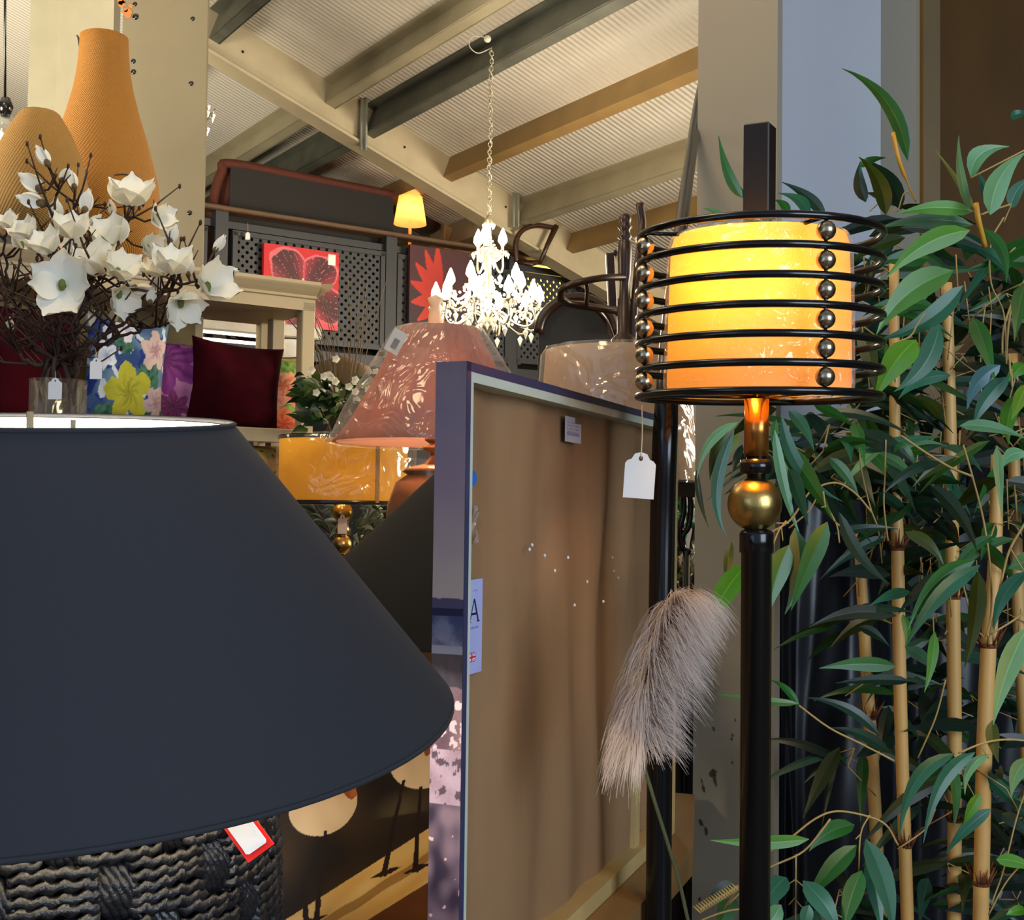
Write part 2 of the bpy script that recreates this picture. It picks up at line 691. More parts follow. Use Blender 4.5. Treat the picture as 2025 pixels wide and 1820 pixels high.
purl = [((660, 165), M_PGREY, M_GALVD, .075, .16, 'olive grey purlin meeting the rafter above the bright roof strip', 'grey'),
        ((742, 215), M_GALVD, M_GALVD, .07, .20, 'dark steel purlin that the chandelier chain hangs from', 'steel'),
        ((893, 318), M_PWOOD, M_PWOOD, .08, .17, 'brown timber purlin crossing behind the chandelier chain', 'wood'),
        ((1028, 405), M_PGREY, M_GALVD, .07, .17, 'grey purlin below the brown timber one', 'grey'),
        ((1120, 470), M_PWOOD, M_PWOOD, .07, .15, 'short brown timber purlin lowest at the right, above the coat stand', 'wood'),
        ((425, 35), M_GALVD, M_GALVD, .07, .2, 'dark purlin at the top edge beside the beige column', 'steel')]
for (pp, ma, mc, wd, dp, lab, k) in purl:
    p = hit(pp[0], pp[1], R0, RN)
    t = (p - R0).dot(RA)
    m_ = MB()
    if k == 'wood':
        m_.box(rp(t, -1.5, -dp / 2), (wd, 21, dp), Rr)
        m_.box(rp(t + wd * .75, -1.5, -dp * .25), (wd * .5, 21, dp * .5), Rr)
    else:
        m_.box(rp(t, -1.5, -dp / 2), (.012, 21, dp), Rr)
        m_.box(rp(t - wd / 2, -1.5, -.006), (wd, 21, .012), Rr)
        m_.box(rp(t + wd / 2, -1.5, -dp + .006), (wd, 21, .012), Rr)
        m_.box(rp(t + wd, -1.5, -dp + .02), (.01, 21, .04), Rr)
    o = m_.build('roof_purlin', ma)
    tag(o, lab, 'purlin', 'roof purlins')

# back plane of the mezzanine balustrade
BAL0 = at(450, 420, 8.35)
BAL0.z = 0
NB = -B3


def wp(px, py, off=0.0):
    """point on the plane of the balustrade, off metres towards the camera"""
    return hit(px, py, BAL0 + NB * off, B3)


def wt(p):
    return (p - BAL0).dot(A3)


def wq(t, z, off=0.0):
    return Vector((BAL0.x + A3.x * t + NB.x * off, BAL0.y + A3.y * t + NB.y * off, z))


RW = Matrix((A3, B3, Vector((0, 0, 1)))).transposed()
ZR = (wp(450, 424).z + wp(900, 488).z) / 2       # underside of handrail
ZF = wp(450, 690).z - .1                               # mezzanine floor
M_FLOOR = mk('screed_floor', S(92, 84, 74), 0.5, var=0.2, nscale=2)
M_WALL = mk('dark_grey_wall', S(70, 68, 66), 0.7, var=0.12, nscale=3)
M_MEZZ = mk('grey_mezzanine_edge', S(74, 76, 80), 0.6, var=0.15, nscale=3)
struct(MB().box((0, 8, -.05), (30, 30, .1)), 'floor', M_FLOOR)
struct(MB().box(wq(1, 3.0, -5.0), (24, .1, 6.4), RW), 'wall_back', M_WALL)
struct(MB().box((-7.2, 6, 3.2), (.1, 26, 6.8)), 'wall_left', M_WALL)
struct(MB().box((6.6, 6, 1.7), (.1, 26, 4.0)), 'wall_right', M_WALL)
# mezzanine slab and fascia
m_ = MB()
m_.box(wq(1, ZF - .11, -2.0), (14, 4.2, .2), RW)
struct(m_, 'trim_mezzanine_floor', M_MEZZ)
m_ = MB()
m_.box(wq(1, ZF - .14, .13), (14, .06, .16), RW)
struct(m_, 'trim_mezzanine_edge', M_MEZZ)
# lower wall under the mezzanine
M_LWALL = mk('lower_grey_wall', S(96, 92, 90), 0.7, var=0.2, nscale=2.5)
struct(MB().box(wq(1, (ZF - .22) / 2, -1.3), (14, .08, ZF - .22), RW), 'wall_lower', M_LWALL)

# ---- balustrade: handrail, frame posts, pierced panels
bal = thing('balustrade', 'charcoal mezzanine balustrade with pierced panels and brown timber handrail', 'balustrade', wq(0, ZF, 0))
m_ = MB()
m_.box(wq(1.4, ZR + .015, .02), (7.4, .12, .036), RW, .008)
m_.build('handrail', mk('brown_rail', S(84, 60, 38), .55, var=.2, nscale=6, stretch=(1, 1, 8)), bal)
posts = [wt(wp(432, 560)), wt(wp(768, 560)), wt(wp(1010, 560)), wt(wp(1190, 560))]
for t in posts + [-.75]:
    MB().box(wq(t, (ZF + ZR) / 2, 0), (.09, .09, ZR - ZF), RW).build('post', M_CHAR, bal)
MB().box(wq(1.4, ZF + .10, 0), (7.4, .05, .08), RW).build('bottom_rail', M_CHAR, bal)
MB().box(wq(1.4, ZR - .08, -.02), (7.4, .04, .05), RW).build('top_rail', M_CHAR, bal)
M_PERF = mk_perf('pierced_charcoal', S(44, 46, 51), 0.045, 0.26, A3)
spans = [(wt(wp(460, 500)), wt(wp(752, 500))), (wt(wp(785, 500)), wt(wp(998, 500))), (wt(wp(1022, 500)), wt(wp(1180, 500))), (-1.9, posts[0] - .12)]
for a, b in spans:
    MB().box(wq((a + b) / 2, (ZF + ZR) / 2 + .02, .03), (b - a, .012, ZR - ZF - .34), RW).build('pierced_panel', M_PERF, bal)
    m_ = MB()
    for z in (ZF + .2, ZR - .14):
        m_.box(wq((a + b) / 2, z, .035), (b - a + .04, .03, .035), RW)
    for x in (a, b):
        m_.box(wq(x, (ZF + ZR) / 2 + .02, .035), (.035, .03, ZR - ZF - .3), RW)
    m_.build('panel_frame', M_CHAR, bal)
# added dark board behind the balustrade, standing in for shade on the deck
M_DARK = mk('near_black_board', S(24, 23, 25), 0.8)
bb = MB().box(wq(.9, (ZF + ZR) / 2, -.55), (4.4, .03, ZR - ZF - .02), RW).build('shade_backboard', M_DARK)
tag(bb, 'added near black board standing in for shade behind the pierced panels', 'board')
# warm panel seen through the holes at the right of the chandelier
p1, p2 = wp(1045, 515), wp(1118, 600)
m_ = MB().box(wq((wt(p1) + wt(p2)) / 2 + .03, (p1.z + p2.z) / 2 - .03, -.1), (.34, .03, .36), RW)
o = m_.build('lit_lamp_panel', mk('warm_lit_panel', S(255, 214, 120), 0.5, emis=3.0, ecol=S(255, 205, 95)))
tag(o, 'warm yellow lit lamp panel glowing through the pierced panel right of the chandelier', 'lamp')

# ---- things on the mezzanine
# sofa back seen from behind
s0, s1 = wp(447, 400, -.12), wp(778, 400, -.12)
ta, tb = wt(s0), wt(s1)
zt = wp(560, 346, -.12).z
sofa = thing('sofa', 'long sofa seen from behind, charcoal back cloth edged in rust velvet, on the mezzanine', 'sofa', wq((ta + tb) / 2, ZF, -.4))
M_RUST = mk('rust_velvet', S(74, 26, 6), 0.8, var=0.2, nscale=30)
M_SOFAB = mk('charcoal_backcloth', S(33, 31, 31), 0.9, var=0.04)
wS = tb - ta
mid = (ta + tb) / 2
prof = [wq(ta, ZF + .1, -.12), wq(tb, ZF + .1, -.12), wq(tb, zt, -.12), wq(ta + .03, zt, -.12)]
MB().prism(prof, B3 * .02).build('back_cloth', M_SOFAB, sofa)
m_ = MB()
m_.box(wq(mid, (ZF + zt) / 2 + .02, -.22), (wS + .03, .16, zt - ZF - .05), RW, .04)
m_.tube(smooth_path([wq(tb + .01, zt, -.14), wq(mid, zt + .012, -.14), wq(ta + .04, zt + .02, -.14), wq(ta - .03, zt - .05, -.14), wq(ta - .08, zt - .25, -.15), wq(ta - .08, zt - .5, -.15), wq(ta - .06, ZF + .15, -.15)], 6), .035, 8)
m_.box(wq(ta - .02, (ZF + zt) / 2 - .1, -.3), (.16, .3, zt - ZF - .35), RW, .04)
m_.build('upholstery', M_RUST, sofa)
for s_ in (ta + .06, tb - .06):
    MB().box(wq(s_, ZF + .05, -.25), (.05, .05, .1), RW).build('leg', M_DWOOD, sofa)

lamp('mezzanine_fill', 'AREA', wq(-2.2, ZF + .5, -1.5), 70, (1, .86, .64), 1.0, 1.0, wq(-2.2, ZF + 4, -1.8))  # added fill hidden behind the sofa, brightens the ceiling past the rafter
# small lit lamp
lc = wp(812, 420, -.22)
lc = hit(811, 440, BAL0 + NB * -.22, B3)
lamp_s = thing('table_lamp', 'small lit lamp with cream empire shade standing beside the sofa back on the mezzanine', 'lamp', (lc.x, lc.y, ZF + .0))
M_LSH = mk('cream_lampshade', S(250, 188, 122), 0.8, trans=.6, var=.03)
zt_, zb_ = wp(811, 389, -.22).z, wp(811, 444, -.22).z
rb = .128
MB().lathe([(rb, zb_), (rb * .72, zt_)], (lc.x, lc.y, 0), n=40, caps=False).build('shade', M_LSH, lamp_s)
MB().lathe([(.05, ZF + .02), (.05, ZF + .05), (.012, ZF + .08), (.012, zb_ + .05)], (lc.x, lc.y, 0), n=16).build('stem', M_LSH, lamp_s)
MB().ball((lc.x, lc.y, zb_ + .07), .03, 12).build('bulb', mk('small_warm_bulb', S(255, 225, 160), emis=10, ecol=S(255, 205, 120)), lamp_s)
lamp('mezzanine_lamp_light', 'POINT', (lc.x, lc.y, zb_ + .08), 9, (1, .62, .28), radius=.04)
# round dark mirror behind the lamp
rm = hit(838, 415, BAL0 + NB * -.8, B3)
rmo = thing('round_mirror', 'round dark mirror propped behind the lit lamp on the mezzanine', 'mirror', rm)
Rm = Matrix((A3, Vector((0, 0, 1)), -B3)).transposed()
MB().lathe([(.0001, -.01), (.19, -.01), (.19, .01), (.0001, .01)], rm, Rm, 40).build('mirror_glass', mk('dark_mirror', S(60, 50, 44), .25, var=.1), rmo)
MB().tube([rm + Rm @ Vector((.2 * math.cos(a), .2 * math.sin(a), 0)) for a in [2 * PI * i / 36 for i in range(36)]], .012, 8, closed=True).build('frame', M_DWOOD, rmo)
# cream box-like cabinet
c1 = wp(900, 455, -.85)
m_ = MB()
m_.box(Vector((c1.x, c1.y, (c1.z + ZF) / 2 + .06)), (.36, .25, c1.z - ZF + .15), RW, .004)
o = thing('side_cabinet', 'small cream cabinet with brown top beside the chandelier on the mezzanine', 'cabinet', (c1.x, c1.y, ZF))
m_.build('body', M_BEIGE, o)
MB().box(Vector((c1.x, c1.y, c1.z + .16)), (.42, .3, .03), RW, .004).build('top', M_WOOD, o)
# bent rail of an upturned chair
ch = thing('bentwood_chair', 'upturned dark bentwood chair above the lit pierced panel', 'chair', wq(wt(wp(1060, 520)), ZR, .4))
P = lambda x, y: wp(x, y, .42)
MB().tube(smooth_path([P(1022, 520), P(1020, 480), P(1033, 456), P(1060, 446), P(1092, 450)], 6), .02, 8).build('back_hoop', M_DWOOD, ch)
MB().tube([P(1068, 520), P(1082, 485), P(1100, 447)], [.016, .018, .024], 8).build('leg', M_DWOOD, ch)
MB().tube([P(1021, 518), P(1068, 519), wp(1050, 523, .55), P(1021, 518)], .016, 8).build('seat_rail', M_DWOOD, ch)
MB().tube([P(1045, 519), wq(wt(P(1045, 519)), ZR + .03, .05)], .014, 6).build('support', M_DWOOD, ch)


# ================================================================= PAINTED SURFACES
def lerp3(a, b, t):
    t = max(0, min(1, t))
    return tuple(a[i] + (b[i] - a[i]) * t for i in range(3))


def nz2(x, y, z=0.0):
    return noise.noise(Vector((x, y, z)))


def flower(u, v, cx, cy, r, k, rot=0, base=.55):
    """0..1 inside a k-petalled flower, -1 outside; value is the relative radius"""
    dx, dy = u - cx, v - cy
    d = math.hypot(dx, dy)
    if d > r:
        return -1
    a = math.atan2(dy, dx) + rot
    R = r * (base + (1 - base) * abs(math.cos(k * a / 2)))
    return d / R if d < R else -1


def tulip_art(u, v):
    """large maroon and pink petals on red"""
    bg = S(190, 20, 28)
    x, y = u - .52, v - .44
    d = math.hypot(x * 1.0, y)
    a = math.atan2(y, x)
    c = bg
    R = .60 * (.68 + .34 * abs(math.cos(2.5 * (a + .35)))) * (1 + .12 * nz2(u * 6, v * 6))
    if v < .12:
        c = S(232, 70, 84)
    if d < R:
        t = abs(math.cos(2.5 * (a + .35)))
        c = lerp3(S(138, 34, 48), S(66, 14, 24), (t - .25) * 1.5 + .3 * nz2(a * 9, d * 3))
        if t < .13:
            c = S(186, 66, 84)
        if abs(math.sin(a * 19 + nz2(u * 3, v * 3) * 3)) < .05 and d > .18:
            c = S(216, 120, 140)
        if d > R * .93:
            c = S(204, 96, 108)
    if d < .13 + .05 * math.sin(a * 9):
        c = S(236, 190, 160)
    if .85 < u < .95 and .83 < v < .97:
        c = S(245, 235, 225)
    return c


def redleaf_art(u, v):
    c = S(70, 26, 32) if v > .5 else S(52, 32, 38)
    c = lerp3(c, S(60, 30, 36), nz2(u * 4, v * 4))
    for i in range(7):
        a = 2.0 + i * .42
        x, y = u - .55, v - .52
        t = x * math.cos(a) + y * math.sin(a)
        s_ = -x * math.sin(a) + y * math.cos(a) + .5 * t * t
        if 0 < t < .52 and abs(s_) < .065 * math.sin(PI * min(1, t / .52)) + .012:
            c = lerp3(S(150, 30, 22), S(196, 46, 24), t / .5)
    if .46 < u < .6 and v < .5:
        c = S(190, 60, 30)
    return c


def picture(name, P00, P10, P11, P01, thick, fn, nu, nv, label, cat='painting', mat=None, back=None, group=None, wrap=None):
    """stretched canvas: painted front grid with painted wrap-round edges, solid body"""
    P00, P10, P11, P01 = map(Vector, (P00, P10, P11, P01))
    n = (P10 - P00).cross(P01 - P00).normalized()
    m_ = MB()
    f = lambda u, v: (P00 * (1 - u) + P10 * u) * (1 - v) + (P01 * (1 - u) + P11 * u) * v
    m_.grid(f, nu, nv, fn, False)
    b = lambda u, v: f(u, v) - n * thick
    for (e, cc) in ((lambda u, v: f(0, v) - n * thick * (1 - u), lambda u, v: fn(0.001, v)), (lambda u, v: f(1, v) - n * thick * u, lambda u, v: fn(.999, v)),
                    (lambda u, v: f(v, 1) - n * thick * (1 - u), lambda u, v: fn(v, .999)), (lambda u, v: f(v, 0) - n * thick * u, lambda u, v: fn(v, 0.001))):
        m_.grid(e, 1, max(8, nv // 2), cc, False)
    m_.m = 1
    m_.add([b(0, 0), b(0, 1), b(1, 1), b(1, 0)], [(0, 1, 2, 3)], False)
    o = m_.build(name, [mat or M_PAINT, back or M_BEIGE])
    tag(o, label, cat, group)
    return o


a0, a1 = wp(518, 648, .09), wp(667, 646, .09)
zt_, zb_ = wp(518, 480, .09).z, wp(518, 640, .09).z
picture('flower_painting', wq(wt(a0), zb_, .1), wq(wt(a1), zb_, .1), wq(wt(a1), zt_, .1), wq(wt(a0), zt_, .1), .03, tulip_art, 110, 110,
        'bright red canvas with a large maroon and pink flower, hung on the balustrade')
a0, a1 = wp(808, 600, .09), wp(925, 600, .09)
picture('leaf_painting', wq(wt(a0), zb_ + .02, .1), wq(wt(a1), zb_ + .02, .1), wq(wt(a1), ZR - .05, .1), wq(wt(a0), ZR - .05, .1), .03, redleaf_art, 80, 100,
        'dark maroon canvas with orange red fronds, hung behind the chandelier')
# tag on the rail
p = wp(490, 440, .1)
price_tag(490, 459, 474, 9, p.y, p, 'tiny white tag hanging from the handrail left of the red flower painting')
# fluorescent fitting under the mezzanine: two tubes
q0, q1 = wp(395, 665, .45), wp(548, 688, .45)
zz = (q0.z + q1.z) / 2
m_ = thing('strip_light', 'bright twin tube strip light under the mezzanine behind the shelving', 'light', wq((wt(q0) + wt(q1)) / 2, zz, .45))
MB().box(wq((wt(q0) + wt(q1)) / 2, zz + .10, .45), (wt(q1) - wt(q0) + .6, .12, .09), RW, .01).build('housing', mk('white_housing', S(170, 165, 155), .5), m_)
for dz in (0, .05):
    a, b = wq(wt(q0) - .3, zz + dz, .45), wq(wt(q1), zz + dz, .45)
    MB().tube([a, b], .011, 8).build('tube', mk('lit_tube', S(255, 240, 205), emis=5, ecol=S(255, 238, 200)), m_)
for t in (wt(q0), wt(q1) - .1):
    MB().box(wq(t, (zz + .15 + ZF) / 2, .45), (.02, .02, ZF - zz - .15 if ZF > zz + .15 else .02), RW).build('bracket', M_CHAR, m_)

# ================================================================= LEFT COLUMN (steel section boxed with painted board)
lcm = at(325, 400, 6.0)
Rc = rotz(math.radians(-6))
kx = 6.0 / FPX
M_COLB = mk('column_board', S(116, 107, 84), 0.65, var=0.07, nscale=2.5, bump=.05, bscale=20)
col1 = thing('column', 'pale beige steel column with screw holes and rust marks beside the wicker vases', 'column', (lcm.x, lcm.y, 0))
m_ = MB()
x0, x1 = at(238, 300, 6.0).x, at(406, 300, 6.0).x
m_.box(((x0 + x1) / 2, 6.0, 2.8), (x1 - x0, .03, 5.6))
m_.build('front_flange', M_COLB, col1)
x2, x3 = at(106, 200, 6.4).x, at(226, 200, 6.1).x
m_ = MB()
m_.add([(x2, 6.45, 0), (x3, 6.06, 0), (x3, 6.06, 5.6), (x2, 6.45, 5.6), (x2 - .02, 6.47, 0), (x3 + .02, 6.10, 0), (x3 + .02, 6.10, 5.6), (x2 - .02, 6.47, 5.6)],
       [(0, 1, 2, 3), (5, 4, 7, 6), (3, 2, 6, 7), (0, 3, 7, 4), (1, 5, 6, 2)], False)
m_.build('web', mk('column_web', S(150, 144, 124), .45, var=.05), col1)
x4 = at(60, 200, 6.5).x
m_ = MB()
m_.box(((x4 + x2) / 2, 6.48, 2.8), (x2 - x4, .03, 5.6))
m_.build('rear_flange', mk('column_flange_grey', S(150, 145, 122), .35, var=.05), col1)
m_ = MB()
for (px, py, r) in ((267, 8, .012), (268, 33, .017), (381, 37, .012), (264, 121, .013), (264, 142, .014), (378, 165, .013), (375, 421, .013)):
    p = at(px, py, 5.985)
    m_.ball((p.x, 5.985, p.z), r, 10, (1, .3, 1))
m_.build('screw_hole', M_BLACK, col1)
m_ = MB()
random.seed(3)
for (px, py, r) in ((242, 8, .02), (252, 26, .022), (258, 12, .012), (240, 2, .02), (249, 20, .012)):
    p = at(px, py, 5.984)
    n = 14
    m_.add([(p.x, 5.983, p.z)] + [(p.x + r * math.cos(2 * PI * i / n) * random.uniform(.5, 1.3), 5.983, p.z + r * math.sin(2 * PI * i / n) * random.uniform(.6, 1.3)) for i in range(n)],
           [(0, 1 + i, 1 + (i + 1) % n) for i in range(n)], False)
m_.build('rust_mark', mk('rust', S(190, 110, 50), .8), col1)
# pair of hanging wires / glass drop at far left
m_ = MB()
gp = thing('glass_pendant', 'clear glass drop hanging from a black cable at the far left edge', 'pendant', at(12, 255, 5.4))
MB().tube([at(10, -300, 5.4), at(10, 200, 5.4)], .006, 6).build('cable', M_BLACK, gp)
MB().lathe([(.02, .14), (.035, .10), (.02, .06)], at(10, 255, 5.4), n=12).build('cap', M_BLACK, gp)
M_GLASS = mk_cello('clear_glass', (.95, .97, .97, 1), .25, 4, .2, .02)
MB().lathe([(.03, .06), (.07, 0), (.085, -.12), (.06, -.2), (.001, -.22)], at(10, 255, 5.4), n=20).build('glass', M_GLASS, gp)

# ================================================================= CHANDELIER
cc = hit(963, 80, rp(0, 0, -.19), RN)
YC = cc.y
cbot = at(964, 640, YC)
kc = YC / FPX
ch = thing('chandelier', 'large lit crystal chandelier of many candle bulbs hanging on a long chain', 'chandelier', (cbot.x, cbot.y, cbot.z))
M_CRY = mk('crystal', S(240, 236, 222), 0.15, metal=.3, var=.05)
M_BRASS = mk('pale_brass', S(205, 195, 165), 0.25, metal=.8, var=.1)
M_BULB = mk('lit_bulb', S(255, 240, 215), .4, emis=60, ecol=(1, .86, .66, 1))
cx, cy = cbot.x, cbot.y
Z = lambda py: at(964, py, YC).z
MB().lathe([(.001, Z(672)), (.012, Z(664)), (.02, Z(655)), (.05, Z(640)), (.03, Z(620)), (.02, Z(590)), (.045, Z(570)), (.02, Z(545)), (.018, Z(510)), (.05, Z(498)), (.02, Z(485)), (.012, Z(450)), (.03, Z(440)), (.008, Z(425))], (cx, cy, 0), n=16).build('stem', M_BRASS, ch)
# chain with interlaced flex
m_ = MB()
zc0, zc1 = Z(425), Z(95)
nl = 44
for i in range(nl):
    z = zc0 + (zc1 - zc0) * (i + .5) / nl
    l = (zc1 - zc0) / nl * .72
    ax = (Vector((1, 0, 0)), Vector((0, 1, 0)))[i % 2]
    sway = math.sin(i * .35) * .004
    m_.tube([Vector((cx + sway, cy, z)) + ax * (.010 * math.cos(a)) + Vector((0, 0, l * math.sin(a))) for a in [2 * PI * k / 10 for k in range(10)]], .003, 5, closed=True)
m_.build('chain', M_BRASS, ch)
m_ = MB()
m_.tube([Vector((cx + .012 * math.sin(i * .9), cy + .012 * math.cos(i * .9), zc0 + (zc1 - zc0) * i / 70)) for i in range(71)], .003, 5)
m_.tube(smooth_path([(cx, cy, zc1), at(945, 105, YC - .02), at(928, 90, YC - .04), at(936, 72, YC - .04), at(962, 74, YC - .03)], 6), .003, 5)
m_.build('flex', mk('clear_flex', S(190, 185, 165), .4), ch)
MB().ball(at(964, 77, YC - .02), .022, 12).build('ceiling_hook', mk('white_plastic', S(200, 195, 180), .5), ch)
cry = MB()


def drop(p, s=.008):
    cry.add([p, p + Vector((s, 0, -s * 1.3)), p + Vector((0, s, -s * 1.3)), p + Vector((-s, 0, -s * 1.3)), p + Vector((0, -s, -s * 1.3)), p + Vector((0, 0, -s * 4))],
            [(0, 1, 2), (0, 2, 3), (0, 3, 4), (0, 4, 1), (5, 2, 1), (5, 3, 2), (5, 4, 3), (5, 1, 4)], False)


def garland(a, b, sag, n=9):
    for i in range(n + 1):
        t = i / n
        p = a.lerp(b, t) - Vector((0, 0, sag * 4 * t * (1 - t)))
        cry.ball(p, .009, 6)


tiers = [(3, .085, Z(500), Z(525), .3, 40), (5, .22, Z(580), Z(600), .5, 0), (10, .30, Z(612), Z(640), .1, 0)]
tip_prev = []
for (n, R, zc, zl, ph, _) in tiers:
    tips = []
    for i in range(n):
        a = ph + 2 * PI * i / n
        d = Vector((math.cos(a), math.sin(a), 0))
        o = Vector((cx, cy, 0))
        pts = [o + d * .02 + Vector((0, 0, zl + .03)), o + d * R * .3 + Vector((0, 0, zl + .06)), o + d * R * .55 + Vector((0, 0, zl - .0)), o + d * R * .85 + Vector((0, 0, zl - .035)), o + d * R * 1.04 + Vector((0, 0, zl)), o + d * R + Vector((0, 0, zc))]
        MB().tube(smooth_path(pts, 5), .007, 6).build('arm', M_BRASS, ch)
        tp = o + d * R + Vector((0, 0, zc))
        MB().lathe([(.006, 0), (.028, .004), (.034, .016), (.010, .016), (.010, .055)], tp, n=10).build('candle_cup', M_BRASS, ch)
        MB().lathe([(.010, .05), (.027, .072), (.024, .10), (.003, .15)], tp, n=10).build('bulb', M_BULB, ch)
        for k in range(5):
            b = 2 * PI * k / 5 + a
            drop(tp + Vector((.034 * math.cos(b), .034 * math.sin(b), .012)), .010)
        drop(o + d * R * .85 + Vector((0, 0, zl - .045)), .016)
        drop(o + d * R * .4 + Vector((0, 0, zl + .03)), .013)
        tips.append(tp)
    for i in range(n):
        garland(tips[i], tips[(i + 1) % n], .05, 8 if n > 5 else 12)
        garland(Vector((cx, cy, zc + .12)), tips[i], .03, 8)
for i in range(8):
    a = 2 * PI * i / 8
    drop(Vector((cx + .03 * math.cos(a), cy + .03 * math.sin(a), Z(440))), .010)
    drop(Vector((cx + .05 * math.cos(a), cy + .05 * math.sin(a), Z(500))), .010)
    drop(Vector((cx + .05 * math.cos(a), cy + .05 * math.sin(a), Z(640))), .012)
o = cry.build('crystals', M_CRY, ch)
o['kind'] = 'stuff'
lamp('chandelier_light_low', 'POINT', (cx, cy, Z(575) + .02), 75, (1, .8, .55), radius=.22)
# second, unlit chandelier just showing past the left column
xe = at(412, 215, 6.9)
ch2 = thing('chandelier', 'unlit crystal chandelier peeping out past the beige column', 'chandelier', xe)
m_ = MB()
cry = m_
for r_, zz_ in ((.05, .03), (.08, -.02), (.05, -.10)):
    for i in range(9):
        a = 2 * PI * i / 9
        drop(xe + Vector((-.05 + r_ * math.cos(a), r_ * math.sin(a), zz_)), .012)
m_.build('crystals', M_CRY, ch2)['kind'] = 'stuff'
MB().tube([xe + Vector((-.05, 0, -.14)), xe + Vector((-.05, 0, roofz(xe.x, xe.y) - xe.z))], .006, 6).build('stem', M_BRASS, ch2)
m_ = MB()
for i in range(6):
    a = 2 * PI * i / 6
    m_.tube(smooth_path([xe + Vector((-.05, 0, -.02)), xe + Vector((-.05 + .05 * math.cos(a), .05 * math.sin(a), -.06)), xe + Vector((-.05 + .09 * math.cos(a), .09 * math.sin(a), 0))], 4), .005, 6)
m_.build('arms', M_BRASS, ch2)
# ================================================================= SHELVING UNIT WITH CUSHIONS
SH0 = at(620, 585, 5.2)
SH0 = Vector((SH0.x, SH0.y, 0))


def sp(px, py, off=0.0):
    return hit(px, py, SH0 + NB * off, B3)


def stt(p):
    return (p - SH0).dot(A3)


def sq(t, z, off=0.0):
    return Vector((SH0.x + A3.x * t + NB.x * off, SH0.y + A3.y * t + NB.y * off, z))


ztop = sp(620, 562).z
zfr = sp(610, 615).z
hz_ = ztop - zfr
zsh = sp(600, 848).z - .005
zsh2 = sp(600, 1068).z
D_ = .46
WSH = 1.75
shelf = thing('shelving_unit', 'tall open beige painted shelving unit with moulded cornice, cushions on its shelves', 'shelving', sq(-WSH / 2, 0, 0))
PWD = .06
for (t, off, nm) in ((.0, 0, 'post'), (0, -D_, 'post'), (-.0, -D_ * .7, 'post'), (-WSH, 0, 'post'), (-WSH, -D_, 'post')):
    MB().box(sq(t - PWD / 2 + .01, ztop / 2 - .04, off - PWD / 2), (PWD, PWD, ztop - .08), RW, .004).build(nm, M_BEIGE, shelf)
tdv = stt(sp(386, 700, -D_))
MB().box(sq(tdv, ztop / 2 - .04, -D_ - .03), (.075, .05, ztop - .1), RW, .004).build('post', M_BEIGE, shelf)
M_PLY = mk('plywood_panel', S(120, 104, 62), .7, var=.15)
MB().box(sq((tdv - WSH) / 2 - .0, (zsh + zfr) / 2, -D_ - .01), (abs(-WSH - tdv), .012, zfr - zsh), RW).build('back_panel', M_PLY, shelf)
# cornice: moulded profile
m_ = MB()
pr = [(0, zfr), (0, zfr + hz_ * .42), (.012, zfr + hz_ * .45), (.012, zfr + hz_ * .54), (.03, zfr + hz_ * .66), (.05, zfr + hz_ * .82), (.055, zfr + hz_ * .88), (.055, ztop), (-D_ - .06, ztop), (-D_ - .06, zfr)]
for (s, t0, t1) in ((0, -WSH - .05, .01),):
    m_.prism([sq(t0, z, o_) for o_, z in pr], A3 * (t1 - t0))
pr2 = [(0, zfr), (0, zfr + hz_ * .42), (.012, zfr + hz_ * .45), (.012, zfr + hz_ * .54), (.03, zfr + hz_ * .66), (.05, zfr + hz_ * .82), (.055, zfr + hz_ * .88), (.055, ztop), (-.05, ztop), (-.05, zfr)]
# return of the moulding at the right end
V = []
for o_, z in pr2:
    V.append(sq(.01 + max(o_, 0), z, max(o_, 0)))
for o_, z in pr2:
    V.append(sq(.01 + max(o_, 0), z, -D_ - .06))
n = len(pr2)
m_.add(V, [(i, (i + 1) % n, n + (i + 1) % n, n + i) for i in range(n)] + [tuple(range(n)), tuple(range(2 * n - 1, n - 1, -1))], False)
m_.build('cornice', M_BEIGE, shelf)
for z in (zsh, zsh2, .55, .12):
    MB().box(sq(-WSH / 2, z - .018, -D_ / 2), (WSH, D_ - .01, .035), RW, .004).build('shelf_board', M_BEIGE, shelf)
    MB().box(sq(-WSH / 2, z - .03, -.005), (WSH, .02, .06), RW, .004).build('shelf_lip', M_BEIGE, shelf)


def warp(fn, k=.028):
    return lambda u, v: fn(u + k * nz2(u * 9, v * 9, 3) + .5 * k * nz2(u * 25, v * 25, 3), v + k * nz2(u * 9 + 7, v * 9, 5) + .5 * k * nz2(u * 25, v * 25 + 4, 6))


